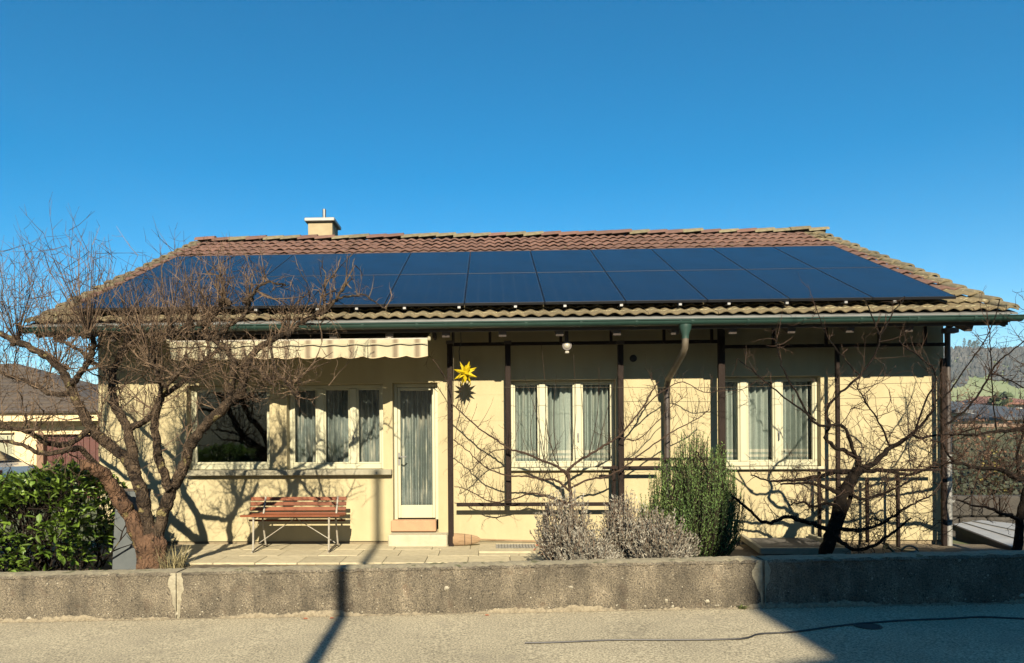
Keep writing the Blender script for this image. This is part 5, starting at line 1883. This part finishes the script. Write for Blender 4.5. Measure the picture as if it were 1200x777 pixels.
# roof: eaves along the front, ridge behind, hipped on the right
eL, eR = Vector((nx0 - .5, NY - .5, zE)), Vector((nx1 + .4, NY - .5, zE))
rL = P(-160, 428, NY + 3.6)
rR = P(20, 426, NY + 3.6)
bL, bR = Vector((nx0 - .5, NY + 8, zE)), Vector((nx1 + .4, NY + 8, zE))
part('roof', MB().add([eL, eR, rR, rL, bL, bR], [(0, 1, 2, 3), (1, 5, 2), (3, 2, 5, 4), (0, 3, 4), (0, 4, 5, 1)]), m_nroof, nl)
part('gutter', MB().tube([(nx0 - .5, NY - .52, zE - .0), (nx1 + .4, NY - .52, zE - .0)], .06, 8), m_rafter, nl)
for k in range(1, 14):
    t_ = k / 14
    a, b = eL.lerp(rL, t_), eR.lerp(rR, t_)
    part('tile_course', MB().bar(a + Vector((0, -.01, .02)), b + Vector((0, -.01, .02)), .03, .05), m_nroof, nl)

# parked car at the far left
cxr = P(21, 545, 16.2).x
car = thing('parked_car', 'pale grey parked car showing only its rear at the left edge above the laurel', 'car', (cxr - 2.0, 16.2, .1))
m_car = mat('silver car paint', (.55, .56, .58), .25, metal=.4, coat=.6)
zt_ = P(10, 533, 16.2).z
prof = [(-2.0, .25), (-2.02, .55), (-1.95, .72), (-1.15, .86), (-.45, 1.32), (.95, 1.36), (1.65, 1.02), (1.95, .94), (2.0, .6), (1.98, .25)]
mb = MB()
ny_ = [(-.80, .94), (-.86, 1), (.86, 1), (.80, .94)]
vs, fs = [], []
for (yy, k) in ((-.86, .0), (-.62, .06), (.62, .06), (.86, .0)):
    for (x, z) in prof:
        zz = z
        inset = .16 if z > .9 and abs(yy) > .7 else 0
        y_ = yy * (1 - inset)
        vs.append((cxr - 2.0 + x, 16.2 + y_, .1 + zz))
m = len(prof)
for i in range(3):
    for k in range(m):
        fs.append((i * m + k, i * m + (k + 1) % m, (i + 1) * m + (k + 1) % m, (i + 1) * m + k))
fs += [tuple(range(m)), tuple(3 * m + k for k in reversed(range(m)))]
part('body', mb.add(vs, fs), m_car, car)
m_cglass = mat('car glass', (.02, .025, .03), .08)
part('side_window', MB().prism([Vector((cxr - 2.0 + x, 16.2 - .735, .1 + z)) for x, z in ((-.95, .92), (-.4, 1.25), (.9, 1.28), (1.45, 1.0))], (0, -.012, 0)), m_cglass, car)
part('rear_window', MB().prism([Vector((cxr - 2.0 + x, y, .1 + z)) for x, y, z in ((1.03, 15.65, 1.34), (1.03, 16.75, 1.34), (1.62, 16.8, 1.06), (1.62, 15.6, 1.06))], (.02, 0, .025)), m_cglass, car)
for x in (-1.25, 1.25):
    for y in (15.42, 16.98):
        w_ = part('wheel', MB().lathe([(.20, -.09), (.30, -.09), (.32, -.05), (.32, .05), (.30, .09), (.20, .09)], 20, Matrix.Translation((cxr - 2.0 + x, y, .42)) @ Matrix.Rotation(PI / 2, 4, 'X')), m_black, car)
        part('rim', MB().lathe([(.01, -.095), (.20, -.085), (.20, .085), (.01, .095)], 16, Matrix.Translation((cxr - 2.0 + x, y, .42)) @ Matrix.Rotation(PI / 2, 4, 'X')), m_alu, w_)
for y in (15.55, 16.75):
    part('tail_light', MB().box(cxr - .03, cxr + .012, y, y + .12, .80, .98, .01), m_nred, car)
part('bumper', MB().box(cxr - .05, cxr + .04, 15.5, 16.9, .40, .62, .03), m_car, car)


# ------------------------------------------------------------------ garden and valley on the right
def shrub(name, label, c, rx_, ry_, h, n, ls, mt, seed, stemmat=None, twiggy=False, cat='shrub'):
    rng = random.Random(seed)
    t = thing(name, label, cat, c)
    c = Vector(c)
    mb, st = MB(), MB()
    for i in range(n):
        a, q = rng.uniform(0, 2 * PI), rng.random() ** .4
        ph = math.asin(rng.uniform(-.1, 1))
        lump = 1 + .16 * math.sin(3 * a + seed) + .12 * math.sin(5 * a + 4 * ph + seed)
        p = c + Vector((rx_ * q * lump * math.cos(a) * math.cos(ph), ry_ * q * lump * math.sin(a) * math.cos(ph), h * (.12 + .88 * max(0, math.sin(ph)) * lump * q)))
        d = Vector((rng.gauss(0, 1), rng.gauss(0, 1), rng.gauss(.3, 1))).normalized()
        if twiggy:
            if i % 4 == 0:
                twig(st, p, (p - c) + Vector((0, 0, .3)) + d * .4, ls * rng.uniform(2, 5), .006, rng, .15, .5, 2)
            if i % 2:
                continue
        s = d.orthogonal().normalized() * ls * .4
        mb.add([p, p + d * ls * .5 + s, p + d * ls, p + d * ls * .5 - s], [(0, 1, 2, 3)])
    for k in range(9):
        a = rng.uniform(0, 2 * PI)
        e = c + Vector((rx_ * .6 * math.cos(a), ry_ * .6 * math.sin(a), h * rng.uniform(.5, .85)))
        st.tube([c, c.lerp(e, .5) + Vector((0, 0, h * .12)), e], [.03, .02, .008], 4, cap=False)
    part('foliage', mb, mt, t, False, 'stuff')
    part('stems', st, stemmat or m_bark2, t, False, 'stuff')


m_ivy = mat('dark evergreen', (.022, .032, .014), .7, (.04, .045, .02), 3, 4, .35, .7, island=.4)
m_brown_l = mat('brown winter leaves', (.17, .085, .045), .9, (.11, .065, .04), 3, 4, .35, .7, island=.4)
m_yel = mat('yellow green leaves', (.17, .15, .03), .8, (.22, .17, .05), 3, 4, .35, .7, island=.4)
m_grn = mat('conifer green', (.03, .05, .02), .8, (.045, .065, .025), 3, 4, .35, .7, island=.4)


def G(px, Y, dz=0):
    x = P(px, 500, Y).x
    return Vector((x, Y, ground_z(x, Y) + dz))


def H(c, py):
    """height that reaches the given pixel row from a base point"""
    return P(1150, py, c.y).z - c.z


c = G(1150, 13.5)
shrub('evergreen_shrub', 'dark ivy-covered mound behind the small metal roof', c, 1.5, 1.1, H(c, 550), 2600, .09, m_ivy, 3)
c = G(1128, 15.5)
shrub('evergreen_shrub', 'dark tall shrub close to the house corner beyond the downpipe', c, .8, .9, H(c, 515), 2000, .09, m_ivy, 4, None, True)
c = G(1196, 14.8)
shrub('evergreen_shrub', 'dark bushy shrub at the far right behind the edge tree', c, .75, .9, H(c, 512), 1900, .09, m_ivy, 5, None, True)
c = G(1164, 15.0)
shrub('yellow_shrub', 'yellow-green clipped shrub in the dark garden at the right', c, .33, .35, H(c, 535), 900, .07, m_yel, 6)
c = G(1176, 24)
shrub('brown_shrub', 'rust-brown leafy shrub in front of the valley houses', c, 1.3, 1.2, H(c, 486), 2200, .13, m_brown_l, 7, None, True)
c = G(1140, 25)
shrub('brown_shrub', 'pale twiggy winter shrub beside the house corner before the valley houses', c, 1.2, 1.2, H(c, 478), 1500, .11, m_brown_l, 8, m_twig, True)
c = G(1122, 30)
shrub('tall_shrub', 'tall reddish twiggy shrub right beside the downpipe below the hill', c, .9, 1.0, H(c, 440), 1000, .10, m_brown_l, 9, m_twig, True)
# garden wall of the terrace on the right
a, b = P(1113, 570, 12.2), P(1215, 566, 12.2)
m_dstone = mat('shade-dark stone', (.035, .032, .028), .95, (.065, .058, .048), 9, 8, .35, .7, .6, 40)  # stone tone set dark in place of the shade over this garden
gw = thing('garden_wall', 'rough garden wall, toned dark for shade, on the slope behind the small metal roof', 'wall', ((a.x + b.x) / 2, 12.2, -1.2))
for r in range(5):
    k = 0
    x = a.x - .4 + (.2 if r % 2 else 0)
    while x < b.x + .4:
        w_ = rng.uniform(.32, .46)
        zz = -1.2 + r * .36
        part('stone', MB().box(x, x + w_ - .015, 12.2 + rng.uniform(-.02, .02), 12.5, zz, zz + .345, .03), m_dstone, gw)
        x += w_

# valley houses
m_vroof = mat('blue grey roof', (.05, .06, .075), .7, (.07, .08, .09), 3, 4)
m_vwall = mat('pale valley wall', (.62, .60, .55), .9)


def valley_house(name, label, px0, px1, Y, pe, pr, depth, roofm, wallm, nwin, seed):
    x0, x1 = P(px0, 490, Y).x, P(px1, 490, Y).x
    pm = (px0 + px1) / 2
    ze, zr = P(pm, pe, Y).z, P(pm, pr, Y + depth / 2).z
    zg = ground_z((x0 + x1) / 2, Y) - 1
    h = thing(name, label, 'house', ((x0 + x1) / 2, Y, zg))
    W = (x1 - x0) / nwin
    holes = [(x0 + W * (k + .22), x0 + W * (k + .78), ze - 1.9, ze - .5) for k in range(nwin)]
    part('wall', wall_mb(x0, x1, zg, ze, Y, Y + .3, holes), wallm, h)
    for x in (x0, x1 - .3):
        part('end_wall', MB().prism([Vector((x, Y + .3, zg)), Vector((x, Y + depth, zg)), Vector((x, Y + depth, ze)), Vector((x, Y + depth / 2, zr - .2)), Vector((x, Y + .3, ze))], (.3, 0, 0)), wallm, h)
    part('back_wall', MB().box(x0 + .3, x1 - .3, Y + depth - .3, Y + depth, zg, ze), m_dark, h)
    for q in holes:
        w = part('window', MB().box(q[0], q[0] + .08, Y + .1, Y + .17, q[2], q[3]).box(q[1] - .08, q[1], Y + .1, Y + .17, q[2], q[3]).box(q[0] + .08, q[1] - .08, Y + .1, Y + .17, q[3] - .08, q[3]).box(q[0] + .08, q[1] - .08, Y + .1, Y + .17, q[2], q[2] + .08), m_white, h)
        part('pane', MB().box(q[0] + .08, q[1] - .08, Y + .13, Y + .14, q[2] + .08, q[3] - .08), m_cglass, w)
    o = .6
    e0, e1 = Vector((x0 - o, Y - o, ze - .1)), Vector((x1 + o, Y - o, ze - .1))
    f0, f1 = Vector((x0 - o, Y + depth + o, ze - .1)), Vector((x1 + o, Y + depth + o, ze - .1))
    r0_, r1_ = Vector((x0 + 1.2, Y + depth / 2, zr)), Vector((x1 - 1.2, Y + depth / 2, zr))
    up = Vector((0, 0, .18))
    part('roof', MB().add([e0, e1, r1_, r0_, f0, f1, e0 + up, e1 + up, r1_ + up, r0_ + up, f0 + up, f1 + up],
                          [(6, 7, 8, 9), (9, 8, 11, 10), (0, 3, 2, 1), (3, 4, 5, 2), (0, 1, 7, 6), (4, 10, 11, 5), (7, 11, 8), (6, 9, 10), (1, 5, 11, 7), (0, 6, 10, 4)]), roofm, h)
    return h


valley_house('valley_house', 'low pale house with long blue-grey roof and a row of windows below the hill', 1124, 1182, 46, 482, 473, 7, m_vroof, m_vwall, 5, 1)
valley_house('valley_house', 'house with a dark blue roof at the right edge, partly behind the brown shrub', 1180, 1250, 42, 490, 479, 7, m_vroof, m_vwall, 4, 2)
valley_house('valley_house', 'reddish roofed house farther back on the right below the meadow', 1165, 1215, 75, 473, 466, 8, mat('faded red roof', (.22, .10, .07), .85, (.16, .08, .06), 2, 4), m_vwall, 4, 3)
a, b = P(1118, 497, 34), P(1230, 495, 34)
part_ = thing('boundary_wall', 'long low tan parapet in front of the valley houses', 'wall', ((a.x + b.x) / 2, 34, a.z - .16))
part('wall_base', MB().box(a.x, b.x, 34.03, 34.17, a.z - 5, a.z - .16), m_ivy, part_)
for k in range(7):
    xa, xb = a.x + (b.x - a.x) * k / 7, a.x + (b.x - a.x) * (k + 1) / 7
    part('wall_panel', MB().box(xa + .02, xb - .02, 34, 34.2, a.z - .16, a.z, .01), mat('tan wall', (.20, .14, .10), .9) if k == 0 else bpy.data.materials['tan wall'], part_)


def far_tree(name, label, px, Y, pt, w, kind, seed, group=None, lo=None):
    rng = random.Random(seed)
    x = P(px, 480, Y).x
    z0 = lo if lo is not None else ground_z(x, Y)
    zt_ = P(px, pt, Y).z
    h = zt_ - z0
    t = thing(name, label, 'tree', (x, Y, z0), group)
    part('trunk', MB().tube([(x, Y, z0 - .5), (x, Y, z0 + h * .5), (x, Y, z0 + h * .97)], [h * .02 + .05, h * .014 + .03, .02], 6), m_bark2, t)
    mb = MB()
    n = 420
    for i in range(n):
        if kind == 'fir':
            f = rng.random() ** 1.2
            rr = w * (1 - f) * rng.uniform(.3, 1) * (.8 + .3 * math.sin(f * 40))
            p = Vector((x + rr * math.cos(i * 2.4), Y + rr * math.sin(i * 2.4), z0 + h * (.12 + .88 * f)))
            d = Vector((math.cos(i * 2.4), math.sin(i * 2.4), -.35))
            L = w * .35
        elif kind == 'pine':
            f = rng.random()
            rr = w * math.sin(PI * (.15 + .8 * f)) * rng.random() ** .5
            p = Vector((x + rr * math.cos(i * 2.4), Y + rr * math.sin(i * 2.4), z0 + h * (.30 + .70 * f)))
            d = Vector((rng.gauss(0, 1), rng.gauss(0, 1), rng.gauss(.2, .6)))
            L = w * .45
        else:
            a_, q = rng.uniform(0, 2 * PI), rng.random() ** .45
            ph = math.asin(rng.uniform(-.7, 1))
            p = Vector((x + w * q * math.cos(a_) * math.cos(ph), Y + w * q * math.sin(a_) * math.cos(ph), z0 + h * .58 + h * .42 * q * math.sin(ph)))
            d = Vector((rng.gauss(0, 1), rng.gauss(0, 1), rng.gauss(.5, 1)))
            L = w * .30
        d.normalize()
        s = d.orthogonal().normalized() * L * (.35 if kind != 'bare' else .08)
        mb.add([p, p + d * L * .5 + s, p + d * L, p + d * L * .5 - s], [(0, 1, 2, 3)])
    part('crown', mb, m_grn if kind != 'bare' else m_twig2, t, False, 'stuff')


far_tree('dark_conifer', 'dark green bushy conifer standing just above the valley house roofs', 1176, 62, 458, 2.2, 'fir', 1)
far_tree('dark_conifer', 'smaller dark green conifer left of the bushy one above the valley houses', 1166, 66, 463, 1.6, 'fir', 2)
BL = ('bare valley tree nearest the house corner, first of the row under the meadow', 'second bare valley tree of the row, counted from the house corner', 'third bare valley tree of the row, counted from the house corner', 'bare valley tree just left of the small dark conifer', 'bare valley tree just right of the bushy dark conifer', 'bare valley tree second from the right edge of the picture', 'bare valley tree at the very right edge of the picture')
for k, px in enumerate((1122, 1136, 1146, 1157, 1187, 1196, 1204)):
    far_tree('bare_valley_tree', BL[k], px, 72 + 5 * (k % 3), 452 + (k * 7) % 11, 2.3, 'bare', 20 + k, 'bare trees in the valley')
for k, (px, pt) in enumerate(((1130.5, 396), (1137, 398.5), (1142, 400), (1146, 398))):
    x = P(px, 480, 780).x
    far_tree('hilltop_pine', ('thinnest and leftmost of the four pines on the hilltop skyline', 'second pine from the left on the hilltop skyline', 'third pine from the left on the hilltop skyline', 'rightmost of the four pines on the hilltop skyline')[k], px, 780, pt, 2.6 if k else 1.8, 'pine', 30 + k, 'pines on the hilltop', hill_z(x, 780))

# ------------------------------------------------------------------ across the road, behind the camera (seen in reflections, and casting the long shadows)
FY = -6.0
tE = math.tan(SUN_EL) / math.cos(SUN_AZ)


def caster_x(px, py, y):
    p = P(px, py, y)
    return p.x + (y - FY) * math.tan(SUN_AZ)


ex = caster_x(921, 712, 6.5)
zt_ = -.06 + (WY - FY) * tE
m_nb = mat('opposite render', (.60, .56, .48), .95, (.52, .48, .4), 2, 5)
nh = thing('opposite_house', 'tall plain rendered house across the road with a lower wing', 'house', (ex + 5, FY - 4, 0))
mb = wall_mb(ex, ex + 10, -.3, zt_ - .0, FY, FY - .3, [(ex + 2 + 2.6 * k, ex + 3.2 + 2.6 * k, z, z + 1.4) for k in range(3) for z in (1.1, 3.9, 6.3)])
for f in range(len(mb.f)):
    mb.f[f] = tuple(reversed(mb.f[f]))
part('wall', mb, m_nb, nh)
part('side_wall', MB().box(ex, ex + .3, FY - 9, FY - .3, -.3, zt_ - .001), m_nb, nh)
part('side_wall', MB().box(ex + 9.7, ex + 10, FY - 9, FY - .3, -.3, zt_ - .001), m_nb, nh)
part('back_wall', MB().box(ex + .3, ex + 9.7, FY - 9, FY - 8.7, -.3, zt_ - .001), m_nb, nh)
for k in range(3):
    for z in (1.1, 3.9, 6.3):
        xa = ex + 2 + 2.6 * k
        w = part('window', MB().box(xa, xa + .07, FY - .2, FY - .12, z, z + 1.4).box(xa + 1.13, xa + 1.2, FY - .2, FY - .12, z, z + 1.4).box(xa + .07, xa + 1.13, FY - .2, FY - .12, z + 1.33, z + 1.4).box(xa + .07, xa + 1.13, FY - .2, FY - .12, z, z + .07), m_white, nh)
        part('pane', MB().box(xa + .07, xa + 1.13, FY - .17, FY - .16, z + .07, z + 1.33), m_cglass, w)
zl = zt_
part('roof', MB().prism([Vector((ex - .0, FY + .0, zl)), Vector((ex - .0, FY - 9.3, zl)), Vector((ex - .0, FY - 4.6, zl + 1.6))], (10.2, 0, 0)), m_nroof, nh)
# the wing: its sloping roof edge throws the second shadow edge on the road
pa, pb = P(1030, 767, 5.27), P(968, 777, 5.10)
ax_, bx_ = caster_x(1030, 767, 5.27), caster_x(968, 777, 5.10)
za_ = road_z(pa.x) + (5.27 - FY) * tE
zb_ = road_z(pb.x) + (5.10 - FY) * tE
sl_ = (za_ - zb_) / (ax_ - bx_)
xw0, xw1 = ex - 3.2, ex - .002
ztop = lambda x: za_ + sl_ * (x - ax_)
part('wing', MB().prism([Vector((xw0, FY, -.3)), Vector((xw1, FY, -.3)), Vector((xw1, FY, ztop(xw1) - .15)), Vector((xw0, FY, ztop(xw0) - .15))], (0, -6, 0)), m_nb, nh)
part('wing_roof', MB().prism([Vector((xw0 - .3, FY + .0, ztop(xw0 - .3) - .148)), Vector((xw1, FY + .0, ztop(xw1) - .148)), Vector((xw1, FY + .0, ztop(xw1))), Vector((xw0 - .3, FY + .0, ztop(xw0 - .3)))], (0, -6.2, 0)), m_nroof, nh)

# pole whose shadow falls across road, wall and house
py_ = -3.0
pp = P(400, 715, 6.5)
pxx = pp.x + (6.5 - py_) * math.tan(SUN_AZ)
top = P(452, 560, WY).z + (WY - py_) * tE
pole = thing('utility_pole', 'plain wooden utility pole across the road casting the narrow shadow', 'pole', (pxx, py_, 0))
part('shaft', MB().lathe([(.075, -.4), (.07, 3), (.05, top)], 14, Matrix.Translation((pxx, py_, 0))), m_brown, pole, True)
part('pole_cap', MB().lathe([(.07, top), (.06, top + .05), (.004, top + .10)], 14, Matrix.Translation((pxx, py_, 0))), m_zinc, pole)
# hedge across the road
rng = random.Random(7)
m_hedge2 = mat('hedge leaves opposite', (.06, .12, .02), .5, (.10, .16, .03), 3, 4, .35, .7, island=.4, transl=.5)
hg = thing('clipped_hedge', 'dark green hedge across the road mirrored in the big window', 'hedge', (-6, -6.5, 0))
mb = MB()
for i in range(5200):
    x = rng.uniform(-13, .2)
    y = rng.choice([rng.uniform(-5.75, -5.5), rng.uniform(-7.4, -5.5)])
    z = rng.uniform(0, 1.25) if y > -5.78 else rng.uniform(1.05, 1.35)
    d = Vector((rng.gauss(0, 1), rng.gauss(.5, 1), rng.gauss(.3, 1))).normalized()
    s = d.orthogonal().normalized() * .06
    p = Vector((x, y, z + .1 * math.sin(x * 3)))
    mb.add([p, p + d * .1 + s, p + d * .2, p + d * .1 - s], [(0, 1, 2, 3)])
part('foliage', mb, m_hedge2, hg, False, 'stuff')
part('hedge_core', MB().box(-13, .2, -7.3, -5.8, -.2, 1.1), m_ivy, hg)

# ------------------------------------------------------------------ haze
mh = bpy.data.materials.new('thin haze')
mh.use_nodes = True
nh_ = mh.node_tree.nodes
nh_.remove(nh_['Principled BSDF'])
pv = nh_.new('ShaderNodeVolumePrincipled')
pv.inputs['Color'].default_value = (.72, .88, 1.0, 1)
pv.inputs['Density'].default_value = 0.00017
pv.inputs['Anisotropy'].default_value = 0.0
mh.node_tree.links.new(pv.outputs[0], nh_['Material Output'].inputs['Volume'])
part('haze', MB().box(-170, 960, -100, 1075, -16, 125), mh, None, False, 'stuff')
